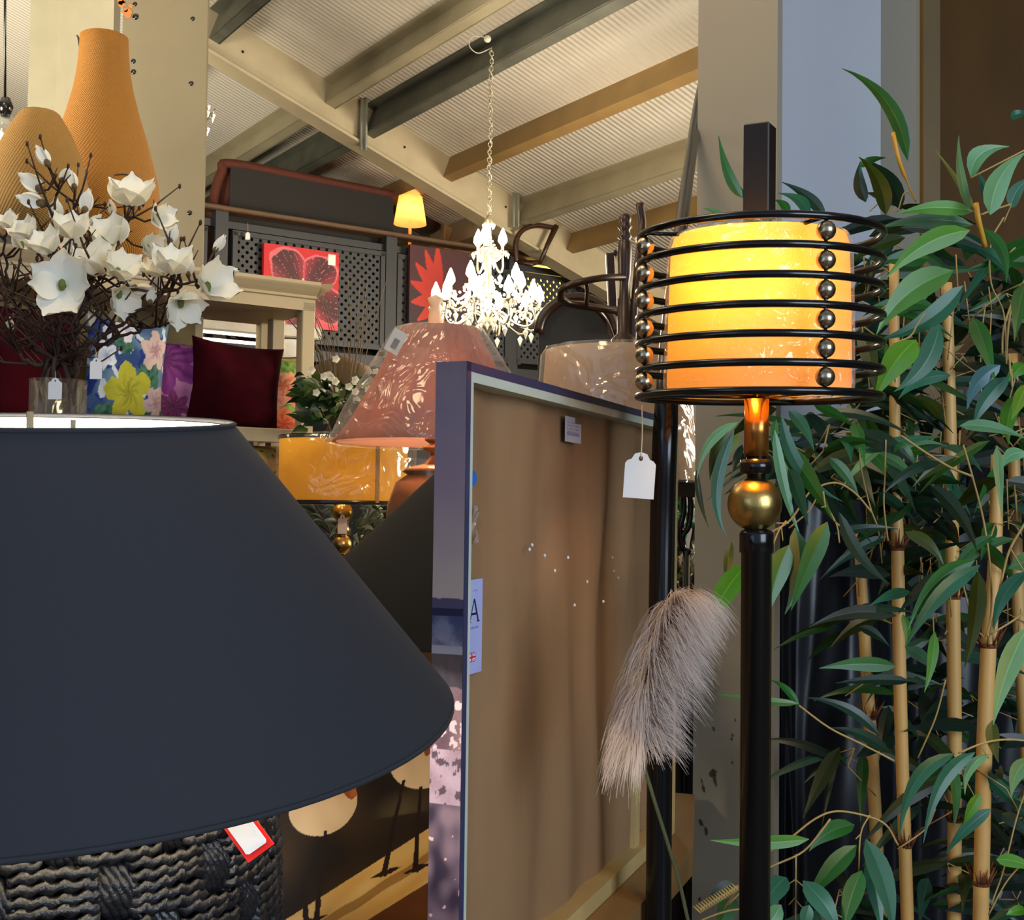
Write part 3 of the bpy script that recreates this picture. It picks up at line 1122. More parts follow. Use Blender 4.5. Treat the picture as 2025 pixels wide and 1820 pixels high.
def cushion(c, w_, h, thick, fn, label, yaw=0.0, roll=0.0, lean=0.0, mat=None, pipe=None, res=64, name='cushion', group='cushions on the shelving unit'):
    """plump square cushion, standing on edge; centre c, faces the camera along NB; printed face"""
    R = RW @ Matrix.Rotation(yaw, 3, 'Z') @ Matrix.Rotation(-lean, 3, 'X') @ Matrix.Rotation(roll, 3, 'Y')
    t = thing(name, label, 'cushion', c, group)

    def P(u, v, s):
        x, y = 2 * u - 1, 2 * v - 1
        k = 1 - .09 * (1 - y * y) * x * x
        j = 1 - .09 * (1 - x * x) * y * y
        th_ = max(0, (1 - x ** 4) * (1 - y ** 4)) ** .6
        wr = nz2(u * 5, v * 5, w_ * 7) * .012 * th_
        return c + R @ Vector((x * w_ / 2 * k, -s * (thick / 2 * th_ + wr) if s > 0 else thick / 2 * th_, y * h / 2 * j))
    m_ = MB()
    m_.grid(lambda u, v: P(u, v, 1), res, res, fn)
    m_.grid(lambda u, v: P(u, v, -1), 16, 16, lambda u, v: fn(u, v))
    m_.build('cover', mat or M_FABP, t)
    if pipe:
        e = [P(i / 24, 0, 1) for i in range(24)] + [P(1, i / 24, 1) for i in range(24)] + [P(1 - i / 24, 1, 1) for i in range(24)] + [P(0, 1 - i / 24, 1) for i in range(24)]
        MB().tube(e, .005, 6, closed=True).build('piping', pipe, t)
    return t


def blob(u, v, cx, cy, rx, ry, rot=0, wob=.2, seed=0):
    dx, dy = u - cx, v - cy
    x = dx * math.cos(rot) + dy * math.sin(rot)
    y = -dx * math.sin(rot) + dy * math.cos(rot)
    d = math.hypot(x / rx, y / ry)
    return d + wob * nz2(u * 14 + seed, v * 14, seed) < 1


def art_blue(u, v):
    n1 = nz2(u * 4, v * 4, 1)
    c = lerp3(S(44, 72, 126), S(106, 136, 160), .5 + n1 * 1.3)
    if nz2(u * 9 + 5, v * 9, 3) > .22:
        c = S(30, 50, 130)
    if nz2(u * 8, v * 8 + 9, 6) > .30:
        c = S(205, 215, 225)
    for (cx, cy, rx, ry, ro) in ((.72, .5, .16, .10, .4), (.3, .12, .2, .08, .2), (.85, .12, .12, .07, 0), (.4, .75, .13, .08, -.5), (.8, .42, .1, .08, 1)):
        if blob(u, v, cx, cy, rx, ry, ro, .3, cx):
            c = lerp3(S(30, 80, 70), S(80, 130, 100), nz2(u * 20, v * 20) + .5)
    for (cx, cy, r, ca, cb) in ((.5, .30, .29, S(186, 184, 52), S(120, 116, 20)), (.8, .72, .20, S(205, 180, 170), S(140, 70, 112)), (.86, .24, .17, S(196, 172, 172), S(136, 62, 98)), (.42, .92, .16, S(230, 225, 230), S(90, 110, 170)), (.2, .62, .14, S(230, 235, 240), S(90, 120, 180))):
        d = flower(u, v, cx, cy, r, 5, cx * 9, .62)
        if d >= 0:
            a = math.atan2(v - cy, u - cx)
            c = lerp3(cb, ca, d * 1.2 + .25 * math.sin(a * 9 + d * 9) + .3)
    return c


def art_purple(u, v):
    c = lerp3(S(150, 90, 140), S(190, 130, 165), .5 + nz2(u * 3, v * 3, 4) * 1.5)
    for (cx, cy, r, ca, cb) in ((.3, .78, .42, S(130, 50, 130), S(80, 20, 80)), (.85, .6, .2, S(210, 120, 130), S(170, 60, 90)), (.4, .22, .2, S(120, 50, 100), S(80, 20, 70)), (.75, .15, .2, S(90, 100, 140), S(40, 50, 80)), (.1, .4, .16, S(120, 60, 120), S(90, 30, 90))):
        d = flower(u, v, cx, cy, r, 7, cx * 5, .6)
        if d >= 0:
            a = math.atan2(v - cy, u - cx)
            c = lerp3(cb, ca, d + .4 * math.sin(a * 13))
    for (cx, cy, rx, ry, ro) in ((.8, .38, .1, .06, .7), (.85, .8, .09, .05, -1)):
        if blob(u, v, cx, cy, rx, ry, ro):
            c = S(80, 140, 50)
    return c


def art_velvet(u, v):
    k = .5 + nz2(u * 3, v * 3, 9)
    return lerp3(S(44, 5, 12), S(62, 8, 18), k)


def art_peach(u, v):
    c = lerp3(S(180, 150, 100), S(200, 176, 124), .5 + nz2(u * 5, v * 5, 7) * 1.4)
    for (cx, cy, rx, ry, ro) in ((.88, .86, .2, .1, .2), (.6, .9, .2, .08, 0), (.72, .3, .15, .06, .4), (.9, .25, .1, .07, 1), (.85, .72, .06, .14, 0)):
        if blob(u, v, cx, cy, rx, ry, ro, .35, cy):
            c = lerp3(S(70, 120, 50), S(140, 170, 80), nz2(u * 18, v * 18) + .5)
    for (cx, cy, r, ca, cb) in ((.75, .6, .22, S(232, 160, 120), S(190, 84, 60)), (.78, .10, .24, S(226, 120, 80), S(180, 50, 30)), (.6, .42, .18, S(224, 150, 130), S(196, 100, 84)), (.93, .48, .14, S(230, 130, 110), S(200, 80, 70)), (.3, .5, .25, S(226, 130, 100), S(190, 60, 50))):
        d = flower(u, v, cx, cy, r, 5, cy * 9, .66)
        if d >= 0:
            a = math.atan2(v - cy, u - cx)
            c = lerp3(cb, ca, d * 1.1 + .35 * math.sin(a * 7 + d * 8) + .15)
    return c


def art_orange(u, v):
    c = lerp3(S(205, 150, 90), S(196, 170, 80), .5 + nz2(u * 6, v * 6, 2) * 1.5)
    for i in range(16):
        cx, cy = (i * .37) % 1, (i * .61 + .1) % 1
        d = flower(u, v, cx, cy, .11, 5, i, .65)
        if d >= 0:
            c = lerp3((S(200, 40, 34), S(215, 60, 90), S(225, 120, 60), S(90, 130, 80))[i % 4], (S(230, 120, 80), S(230, 130, 140), S(240, 180, 90), S(150, 160, 90))[i % 4], d)
    if nz2(u * 22, v * 22, 8) > .42:
        c = S(60, 70, 40)
    return c


M_VELV = mk('burgundy_velvet', S(84, 12, 24), 1, attr=True, var=.2, nscale=8, spec=.08)
hC = sp(600, 690).z - zsh


def cpos(px, h, off, zz=None):
    p = sp(px, 760, off)
    return Vector((p.x, p.y, (zsh if zz is None else zz) + h / 2 * .985))


def wpx(a, b, off):
    return stt(sp(b, 760, off)) - stt(sp(a, 760, off))


cushion(cpos(246, .42, -.16), wpx(164, 328, -.16), .44, .15, warp(art_blue), 'blue floral cushion with a big yellow flower, left on the shelf', res=110, roll=.05)
cushion(cpos(352, .36, -.2), .40, .37, .12, warp(art_purple), 'purple floral cushion between the blue one and the burgundy one', res=90)
cushion(cpos(466, .37, -.14), wpx(374, 558, -.14), .375, .15, art_velvet, 'plain burgundy velvet cushion in front of the peach floral one', mat=M_VELV, roll=.06)
cushion(cpos(508, .35, -.30), .42, .35, .12, warp(art_peach), 'peach and green floral cushion with brown piping behind the burgundy velvet one', pipe=mk('brown_piping', S(60, 30, 24)), res=100)
cushion(cpos(440, .37, -.36), .42, .385, .10, warp(art_purple), 'dark purple floral cushion whose top edge shows above the burgundy velvet one', res=70)
cushion(cpos(40, .44, -.16), .44, .46, .13, art_velvet, 'plain dark red cushion at the left end of the shelf behind the magnolia stems', mat=M_VELV)
p = sp(515, 1000, -.16)
cushion(Vector((p.x, p.y, zsh2 + .21)), .43, .42, .14, warp(art_orange), 'orange and red ditsy floral cushion on the lower shelf behind the yellow lampshade', res=100)
p = sp(580, 1050, -.25)
cushion(Vector((p.x - .1, p.y, zsh2 + .13)), .36, .26, .12, lambda u, v: lerp3(S(190, 30, 110), S(210, 50, 130), .5 + nz2(u * 4, v * 4)), 'magenta cushion low beside the orange floral one on the lower shelf')
# white ceramic pot between the rear posts
MB_ = MB().lathe([(.05, 0), (.075, .03), (.08, .09), (.055, .14), (.06, .16), (.05, .16), (.045, .13), (.001, .12)], sp(575, 690, -.75) - Vector((0, 0, .12)), n=24)
o = MB_.build('white_pot', mk('glossy_white', S(240, 236, 228), .15))
tag(o, 'small glossy white pot behind the rear posts of the shelving unit', 'pot')
# stand under the pot
pp_ = sp(575, 690, -.75)
o = MB().box((pp_.x, pp_.y, (pp_.z - .12) / 2), (.3, .3, pp_.z - .12), RW).build('plinth', M_CHAR)
tag(o, 'tall charcoal plinth behind the shelving unit carrying the white pot', 'plinth')

# ================================================================= WICKER VASES on the shelving unit
M_WICK = mk_weave('ochre_wicker', S(150, 98, 16), .7, 90, 520, .14, nscale=14, dark=.80)
M_WICK2 = mk_weave('sand_wicker', S(144, 106, 42), .75, 80, 500, .16, nscale=12, dark=.80)
YV = 4.78


def vz(py, Y=YV, px=200):
    return at(px, py, Y).z


kx = YV / FPX
vb = at(200, 560, YV)
vbase = ztop
vx = at(203, 400, YV).x
t = thing('wicker_vase', 'tall ochre wicker bottle vase with narrow neck on the shelving unit', 'vase', (vx, YV, vbase))
prof = [(60, None), (78, 540), (100, 490), (112, 440), (113, 400), (108, 360), (98, 320), (84, 270), (70, 225), (58, 180), (51, 140), (48, 105), (46.5, 74), (43, 72), (42, 80), (44, 130)]
P_ = [(r * kx, (vbase if y is None else vz(y)) - vbase) for r, y in prof]
P_ = [q for q in P_ if q[1] >= 0]
Rl = tiltR(-.012, 0)
m_ = MB().lathe(P_, (0, 0, 0), Rl, 64, caps=False)
m_.lathe([(.001, .004), (P_[0][0], .004)], (0, 0, 0), Rl, 64, caps=False)
for q in m_.v:
    q += Vector((vx, YV, vbase))
o = m_.build('body', M_WICK, t)
m_ = MB()
m_.tube(smooth_path([at(157, 92, YV - .03), at(155, 76, YV - .03), at(152, 70, YV - .03)], 4), .004, 5)
m_.tube(smooth_path([at(226, 346, YV - .22), at(245, 345, YV - .235), at(268, 349, YV - .235)], 4), .0035, 5)
m_.build('loose_cane', M_DWOOD, t)
YR = 4.35
kr = YR / FPX
rx = at(76, 350, YR).x
t = thing('wicker_vase', 'squat round sandy wicker vase with tapered mouth left of the tall one', 'vase', (rx, YR, vbase))
prof = [(50, None), (70, 560), (88, 510), (96, 450), (97, 400), (92, 350), (80, 305), (62, 265), (46, 238), (38, 226), (33, 222), (30, 228), (40, 250)]
P_ = [(r * kr, (0 if y is None else vz(y, YR, 76) - vbase)) for r, y in prof]
P_ = [q for q in P_ if q[1] >= 0]
m_ = MB().lathe(P_, (rx, YR, vbase), None, 64, caps=False)
m_.lathe([(.001, .004), (P_[0][0], .004)], (rx, YR, vbase), None, 64, caps=False)
m_.build('body', M_WICK2, t)

# ================================================================= MAGNOLIA IN A GLASS VASE
YM = 2.35
km = YM / FPX
cabz = 1.43
cab = thing('display_cabinet', 'dark display cabinet hidden behind the big navy lampshade, carrying the magnolia vase', 'cabinet', (-1.15, 2.75, 0))
MB().box((-1.15, 2.75, cabz / 2), (1.0, 1.0, cabz - .03), None, .005).build('body', M_CHAR, cab)
MB().box((-1.15, 2.75, cabz - .015), (1.04, 1.04, .03), None, .005).build('top', M_WOOD, cab)
mx_ = at(115, 780, YM).x
rimz = at(115, 752, YM).z
gv = thing('glass_vase', 'clear glass cylinder vase holding magnolia stems', 'vase', (mx_, YM, cabz))
M_GL = mk_cello('vase_glass', (.93, .97, .97, 1), .16, 6, .25, .02)
MB().lathe([(.001, cabz + .012), (.045, cabz + .012), (.049, cabz + .03), (.050, rimz), (.053, rimz), (.053, cabz + .01), (.045, cabz + .001), (.001, cabz + .001)], (mx_, YM, 0), n=40, caps=False).build('glass', M_GL, gv)
M_TWIG = mk('dark_twig', S(58, 36, 24), .75, var=.3, nscale=40)
M_PETAL = mk('magnolia_petal', S(250, 246, 228), .7, var=.04, trans=.25)
M_BUDC = mk('bud_scale', S(110, 84, 50), .8, var=.2)
M_STAM = mk('flower_eye', S(96, 110, 40), .7)


def petal(mb_, base, d, nrm, L, W, cup):
    d = d.normalized()
    nrm = (nrm - d * nrm.dot(d))
    nrm = nrm.normalized() if nrm.length > 1e-6 else Vector((0, 0, 1))
    s_ = d.cross(nrm)

    def P(u, v):
        x = (2 * u - 1)
        wv = W * max(0.02, math.sin(PI * min(1, (v * .95 + .03) ** .85))) ** .55
        return base + d * (L * v * (1 - .12 * x * x * v)) + s_ * (x * wv) + nrm * (cup * L * (v * v * .9 + .5 * x * x * W / L))
    mb_.grid(P, 4, 6)


def blossom(p, size, facing, kind, spray, rnd):
    """kind 0 open star, 1 cup, 2 bud"""
    f = facing.normalized()
    a_ = Vector((0, 0, 1)) if abs(f.z) < .9 else Vector((1, 0, 0))
    u_ = (a_ - f * a_.dot(f)).normalized()
    v_ = f.cross(u_)
    m_ = MB()
    if kind == 2:
        for k in range(3):
            an = 2 * PI * k / 3 + rnd.random()
            rad = u_ * math.cos(an) + v_ * math.sin(an)
            petal(m_, p + rad * size * .05, f + rad * .12, -rad, size, size * .30, .1)
        b = m_.build('bud', M_PETAL, spray)
        MB().lathe([(.001, -.15 * size), (.16 * size, 0), (.17 * size, .16 * size), (.05 * size, .3 * size)], p, Vector((0, 0, 1)).rotation_difference(f).to_matrix(), 8).build('bud_scale', M_BUDC, b)
        return
    n = 7 if kind == 0 else 6
    for k in range(n):
        an = 2 * PI * k / n + rnd.uniform(-.15, .15)
        rad = u_ * math.cos(an) + v_ * math.sin(an)
        op = (1.0 if kind == 0 else .6) * rnd.uniform(.8, 1.15) + (0 if k % 2 else -.1)
        petal(m_, p + rad * size * .04, f * (1.05 - min(op, 1) * .75) + rad * op, f - rad * .4, size * rnd.uniform(.5, .62), size * rnd.uniform(.21, .27), .22 if kind == 0 else .05)
    b = m_.build('blossom', M_PETAL, spray)
    MB().ball(p + f * size * .08, size * .06, 8, (1, 1, 1.6)).build('blossom_eye', M_STAM, b)


sprays = [
    ('magnolia spray leaning right with blossoms level with the shelf cornice', [(130, 745), (170, 690), (240, 640), (310, 590), (372, 560), (404, 570)], [(404, 572, 88, 1, (.8, .35)), (355, 596, 76, 1, (.5, -.5)), (335, 480, 36, 2, (.4, .9)), (430, 540, 40, 2, (.9, .1)), (338, 540, 80, 1, (.2, .8)), (424, 495, 34, 2, (.6, .8)), (318, 545, 60, 1, (-.3, .8)), (372, 545, 30, 2, (.3, .9)), (296, 600, 30, 2, (.2, .7))]),
    ('tall magnolia spray topped by a white blossom in front of the ochre vase', [(120, 745), (135, 680), (160, 610), (200, 520), (240, 455), (262, 420)], [(262, 405, 96, 1, (.1, .9)), (306, 432, 60, 1, (.95, .15)), (225, 425, 30, 2, (-.2, .9)), (232, 484, 92, 1, (-.2, .5)), (288, 492, 56, 1, (.8, .2)), (214, 520, 56, 1, (-.6, .4)), (256, 522, 44, 1, (.5, -.3))]),
    ('upright magnolia spray reaching highest, with buds by the squat wicker vase', [(100, 745), (105, 670), (92, 590), (100, 510), (108, 420), (112, 345)], [(96, 326, 40, 2, (-.5, .8)), (84, 377, 52, 2, (-.7, .5)), (86, 404, 50, 2, (-.8, .2)), (120, 357, 30, 2, (.5, .7)), (112, 440, 46, 2, (0, 1))]),
    ('magnolia spray with the open star blossom facing forward', [(110, 745), (115, 690), (118, 640), (122, 600), (125, 570)], [(126, 566, 90, 0, (0, .1)), (100, 500, 70, 1, (-.3, .8)), (60, 470, 60, 1, (-.4, .7)), (140, 470, 74, 1, (.2, .9))]),
    ('magnolia spray with a double white blossom right of the star blossom', [(115, 745), (130, 690), (155, 630), (180, 580), (198, 550)], [(196, 543, 96, 1, (-.1, .8)), (232, 580, 70, 1, (.8, -.4)), (168, 420, 44, 2, (.2, .9)), (180, 610, 34, 2, (0, -1)), (230, 545, 80, 1, (.5, .6)), (150, 545, 34, 2, (-.2, .9)), (262, 570, 40, 2, (.9, 0))]),
    ('magnolia spray bending left towards the picture edge', [(95, 745), (70, 690), (35, 620), (15, 540), (8, 470)], [(16, 452, 50, 1, (-.1, .9)), (42, 488, 60, 1, (.4, .4)), (-8, 500, 44, 2, (-.7, .3)), (2, 590, 40, 2, (-.7, -.2))]),
    ('low magnolia spray arching left out of the vase', [(90, 745), (60, 720), (30, 690), (0, 670), (-30, 640)], [(-30, 630, 50, 1, (-.7, .6)), (20, 655, 26, 2, (0, 1))]),
    ('magnolia spray of small buds hanging over the blue cushion', [(125, 745), (180, 700), (230, 668), (290, 650), (330, 640)], [(330, 636, 34, 2, (.9, .2)), (222, 640, 30, 2, (.2, .9)), (260, 602, 30, 2, (.3, .9)), (300, 575, 34, 2, (.5, .8)), (246, 560, 28, 2, (.2, .9))]),
    ('short dark magnolia spray in the middle of the vase', [(112, 745), (140, 660), (170, 560), (178, 480), (150, 420), (148, 385)], [(148, 372, 34, 2, (-.2, 1)), (176, 455, 38, 2, (.5, .6)), (155, 505, 60, 1, (-.3, .7))]),
]
rnd = random.Random(5)
for si, (lab, path, bl) in enumerate(sprays):
    yo = (-.05, .06, .02, -.08, -.03, .05, -.02, .03, .08)[si]
    ph = 2.4 * si
    base = Vector((mx_ + .028 * math.cos(ph), YM + .028 * math.sin(ph), cabz + .03))
    rimp = Vector((mx_ + .03 * math.cos(ph), YM + .03 * math.sin(ph), rimz))
    t = thing('magnolia_spray', lab, 'artificial flower', base, 'magnolia sprays in the glass vase')
    pts = [base, rimp] + [at(x, y, YM + yo * min(1, (i + 1) / 3)) for i, (x, y) in enumerate(path[1:])]
    sm_ = smooth_path(pts, 7)
    n = len(sm_)
    sm_ = [p + Vector((nz2(i * .45, si), 0, nz2(i * .45, si + 20))) * .014 * (i > 7) for i, p in enumerate(sm_)]
    m_ = MB()
    m_.tube(sm_, [.0054 * (1 - .62 * i / n) for i in range(n)], 6)
    # side twigs
    for k in range(17):
        i = rnd.randint(8, n - 2)
        p = sm_[i]
        d = Vector((rnd.uniform(-1, 1), rnd.uniform(-.7, .7), rnd.uniform(-.1, 1))).normalized()
        L = rnd.uniform(.05, .15)
        q1 = p + d * L * .5 + Vector((0, 0, rnd.uniform(-.01, .02)))
        q2 = p + d * L + Vector((0, 0, rnd.uniform(0, .04)))
        m_.tube([p, q1, q2], [.0028, .0021, .0012], 5)
        m_.tube([q1, q1 + Vector((rnd.uniform(-.03, .03), rnd.uniform(-.02, .02), rnd.uniform(.01, .035)))], [.0018, .001], 4)
        m_.ball(q2, .0035, 6, (1, 1, 1.8))
    nb = len(bl)
    for (x, y, s_, kind, (fx, fz)) in bl:
        Yb = YM + yo + rnd.uniform(-.04, .04) - (.13 if kind == 0 else .05 if kind == 1 else 0)
        p = at(x, y, Yb)
        # connect to nearest path point
        j = min(range(8, n), key=lambda i_: (sm_[i_] - p).length)
        m_.tube([sm_[j], (sm_[j] + p) / 2 + Vector((0, 0, -.008)), p], [.003, .0022, .002], 5)
        blossom(p, s_ * km * (1.35 if kind < 2 else 1.1), Vector((fx, -.55 if kind < 2 else -.15, fz)) if kind else Vector((.05, -1, .05)), kind, t, rnd)
    m_.build('branch', M_TWIG, t)
price_tag(109, 748, 790, 27, YM - .075, at(110, 735, YM - .06), 'white tag hanging against the glass vase under the magnolia')
price_tag(190, 708, 750, 24, YM - .10, at(189, 690, YM - .06), 'white tag hanging from the magnolia in front of the blue cushion')

# ================================================================= LARGE NAVY LAMP (foreground left)
M_NAVY = mk('navy_linen_shade', S(36, 37, 43), .85, var=.05, nscale=2, bump=.06, bscale=500)
M_LINING = mk('white_lining', S(245, 238, 225), .8, var=.02)
C1 = Vector((-.3982, 1.0, .0647)) * .95 + CAMPOS
axd = Vector((.0093, -.1031, 1))
axd.normalize()
hS, rS1, rS2 = .2346 * .95, .1644 * .95, .3526 * .95
C2 = C1 - axd * hS
Ra = Vector((0, 0, 1)).rotation_difference(axd).to_matrix()
nl_ = thing('table_lamp', 'huge navy coolie lampshade on a black woven rope base, filling the lower left', 'lamp', (C2.x, C2.y, .94))
m_ = MB().lathe([(rS2, 0), (rS2, .004), (rS1, hS)], C2, Ra, 128, caps=False)
# side seam
for da in (0.0,):
    a = math.radians(-112)
    e = Vector((math.cos(a), math.sin(a), 0))
    m_.tube([C2 + Ra @ (e * (rS2 + .000)), C1 + Ra @ (e * (rS1 + .000))], .0016, 6)
m_.build('shade', M_NAVY, nl_)
MB().lathe([(rS2 - .003, .001), (rS1 - .003, hS - .002)], C2, Ra, 128, caps=False).build('lining', M_LINING, nl_)
m_ = MB()
for (c_, r_) in ((C1, rS1), (C2, rS2)):
    m_.tube([c_ + Ra @ Vector((r_ * math.cos(a), r_ * math.sin(a), 0)) for a in [2 * PI * i / 96 for i in range(96)]], .0022, 6, closed=True)
m_.build('rim_tape', M_NAVY, nl_)
m_ = MB()
for k in range(3):
    a = 2 * PI * k / 3 + .5
    m_.tube([C1 - axd * .04, C1 - axd * .004 + Ra @ Vector((rS1 * math.cos(a), rS1 * math.sin(a), 0))], .0016, 6)
m_.tube([C1 - axd * .06, C1 + Ra @ Vector((.0, -.0, .008))], .003, 8)
m_.tube([C1 + Vector((.023, .03, -.02)), C1 + Vector((.023, .03, .004))], .0022, 6)
m_.build('shade_carrier', M_BRASS, nl_)
MB().ball(C1 - axd * .13, .03, 16).build('bulb', mk('warm_bulb', S(255, 235, 200), emis=12, ecol=S(255, 225, 170)), nl_)
lamp('navy_lamp_light', 'POINT', C1 - axd * .10, 24, (1, .88, .68), radius=.03)
# rope base
bx_, by_ = C2.x + .0, C2.y + .03
TB = .94
BR = .185
zt0 = C2.z - .012


def brad(z):
    k = (zt0 - z) / (zt0 - TB)
    return BR * (.72 + .30 * math.sin(PI * min(1, .10 + k * .95)) ** .7) if k > .04 else BR * .86


M_ROPE = mk('black_rope', S(28, 28, 31), .34, var=.4, nscale=60, bump=.2, bscale=300)
MB().lathe([(brad(zt0 - (zt0 - TB) * i / 24) - .012, zt0 - (zt0 - TB) * i / 24) for i in range(25)][::-1], (bx_, by_, 0), n=48).build('core', M_BLACK, nl_)
m_ = MB()
RR = .0044
row, z = 0, zt0 - .006
NS = 14
k = 0
while z > TB + .02:
    band = k // 5
    segs = 300
    V, F = [], []
    ns = 6
    for i in range(segs):
        a = 2 * PI * i / segs
        s_ = math.sin(NS * a / 2 + (PI / 2 if band % 2 else 0) + band * .15)
        inn = abs(s_) < .38
        rr0 = brad(z) - (.012 if inn else 0.0) + .003 * abs(s_)
        for j in range(ns):
            b = 2 * PI * j / ns
            tw = 1 + .38 * math.cos(2 * (b - i * 2 * PI / 7.0))
            zz_ = z + .004 * nz2(a * 4, k)
            V.append(Vector((bx_ + (rr0 + RR * tw * math.cos(b)) * math.cos(a), by_ + (rr0 + RR * tw * math.cos(b)) * math.sin(a), zz_ + RR * tw * math.sin(b))))
    for i in range(segs):
        ii = (i + 1) % segs
        for j in range(ns):
            jj = (j + 1) % ns
            F.append((i * ns + j, ii * ns + j, ii * ns + jj, i * ns + jj))
    m_.add(V, F)
    k += 1
    z -= RR * 1.75
m_.build('horizontal_rope', M_ROPE, nl_)
m_ = MB()
nband = k // 5 + 1
for band in range(nband):
    zm = zt0 - .006 - (band * 5 + 2) * RR * 1.75
    if zm < TB + .03:
        break
    for st in range(NS):
        # s_=0 positions
        a0 = (st * PI - (PI / 2 if band % 2 else 0) - band * .15) * 2 / NS
        for j in range(6):
            a = a0 + (j - 2.5) * .030
            pts = []
            for q in range(13):
                zz_ = zm + (q / 12 - .5) * RR * 1.75 * 6.4
                bul = math.sin(PI * q / 12)
                r_ = brad(zz_) - .010 + .011 * bul
                a_ = a - .16 * (q / 12 - .5)
                pts.append(Vector((bx_ + r_ * math.cos(a_), by_ + r_ * math.sin(a_), zz_)))
            m_.tube(pts, [RR * (.85 + .2 * math.cos(q * 2.2 + j)) for q in range(13)], 6)
m_.build('upright_rope', M_ROPE, nl_)
m_ = MB()
m_.tube([Vector((bx_, by_, zt0)), C1 - axd * .17], .008, 10)
m_.build('neck', M_BRASS, nl_)
# red edged ticket under the shade
M_RED = mk('red_card', S(232, 30, 22), .5, var=.02)
t = thing('sale_ticket', 'white card with red border sticking out under the navy lampshade', 'price tag', at(490, 1655, .80))
Yt = .80
rd = [at(430, 1622, Yt), at(491, 1707, Yt - .002), at(542, 1670, Yt - .002), at(483, 1590, Yt)]
MB().prism(rd, (0, .0012, 0)).build('red_border', M_RED, t)
wh = [at(433, 1616, Yt - .002), at(482, 1683, Yt - .004), at(486, 1690, Yt - .004), at(493, 1690, Yt - .004), at(526, 1667, Yt - .004), at(526, 1661, Yt - .004), at(477, 1595, Yt - .002)]
MB().prism(wh, (0, .0006, 0)).build('white_face', mk('ticket_white', S(250, 248, 246), .5, var=.01), t)
# ================================================================= TABLE, CANVASES
CD = Vector((.354, .935, 0)).normalized()         # direction of the big canvas, receding right
CNn = Vector((CD.y, -CD.x, 0))                    # faces right: the canvas back
TT = .94
K0 = at(912, 1300, 1.28)
K0 = Vector((at(919, 1000, 1.28).x, 1.28, 0))
K1 = Vector((at(1340, 1000, 2.12).x, 2.12, 0))
CD = (K1 - K0).normalized()
CNn = Vector((CD.y, -CD.x, 0))
RCv = Matrix((CD, -CNn, Vector((0, 0, 1)))).transposed()
CL = (K1 - K0).length
ztc = at(928, 714, 1.28).z
# the wooden table that carries the canvases and lamps
e0 = at(1370, 1668, 2.03)
e1 = at(1240, 1820, 1.66)
tb = thing('display_table', 'long brown wooden display table under the canvases and table lamps', 'table', (-.3, 1.6, 0))
M_TAB = mk('honey_wood_table', S(150, 112, 66), .5, var=.2, nscale=3, stretch=(8, 1, 1))
edge = Vector((e0.x, e0.y, 0)) - CNn * .0
q = []
for (a, b) in ((-1.6, 0), (.0, 0), (.37, -.085), (.34, -.72), (-.45, -1.05), (-1.6, -1.15)):
    p = edge + CD * a + CNn * b
    q.append(Vector((p.x, p.y, TT - .045)))
MB().prism(q, (0, 0, .045)).build('tabletop', M_TAB, tb)
for i in (0, 2, 3, 5):
    p = q[i] + (CNn * (-.08 if i < 3 else .08)) + CD * (.08 if i in (0, 5) else -.08)
    MB().box((p.x, p.y, (TT - .045) / 2), (.07, .07, TT - .045), RCv).build('leg', M_WOOD, tb)
m_ = MB()
p0, p1 = q[0] - CNn * .03 + CD * .1, q[1] - CNn * .03 - CD * .02
m_.prism([p0 - Vector((0, 0, .09)), p1 - Vector((0, 0, .09)), p1, p0], -CNn * .02)
m_.build('apron', M_WOOD, tb)


def sea_col(z):
    pass


def seascape(u, v):
    """edge of the printed canvas: dusk sky, hills, sea and foam; v from bottom 0 to top 1"""
    n1 = nz2(u * 3, v * 30, 2) + .25 * nz2(u * 30, v * 200, 9)
    if v > .648 + .003 * nz2(u * 5, 1, 1):
        t = (v - .648) / .352
        return lerp3(lerp3(S(178, 158, 148), S(138, 114, 124), t * 2.2), S(84, 68, 82), (t - .45) * 1.9)
    if v > .633:
        return S(80, 72, 96)
    if v > .622:
        return S(44, 42, 66)
    if v > .578:
        return lerp3(S(66, 70, 100), S(112, 112, 136), .5 + n1 * 2)
    if v > .565:
        return S(128, 128, 146)
    if v > .515 + .02 * nz2(u * 4, 1, 1):
        return lerp3(S(22, 21, 42), S(42, 35, 58), .5 + nz2(u * 14, v * 50, 5))
    if v > .425:
        k = nz2(u * 7, v * 56, 3) + .5 * nz2(u * 19, v * 130, 4)
        c = lerp3(S(84, 64, 78), S(122, 98, 108), .5 + n1)
        return S(196, 176, 184) if k > .2 else c
    if v > .345:
        k = nz2(u * 5, v * 70, 8) + .4 * nz2(u * 40, v * 120, 8)
        return S(80, 66, 82) if k > .17 else lerp3(S(172, 152, 172), S(144, 122, 138), .5 + n1)
    k = nz2(u * 4, v * 26, 6)
    c = lerp3(S(56, 48, 68), S(126, 108, 124), .5 + k * 1.3)
    if nz2(u * 9, v * 90, 9) > .62:
        c = S(215, 190, 190)
    return c


cv = thing('canvas_print', 'large stretched seascape canvas turned away, showing its brown cloth back and pale wood frame', 'canvas', (K0.x, K0.y, TT))
TKc = .036
# printed front (away from the camera) with wrapped edges
W0 = K0 - CNn * TKc                                # printed plane
m_ = MB()
f3 = lambda P, u, z: Vector((P.x + CD.x * CL * u, P.y + CD.y * CL * u, z))
m_.grid(lambda u, v: f3(W0, 1 - u, TT + (ztc - TT) * v), 60, 120, seascape, True)
nE = -CD
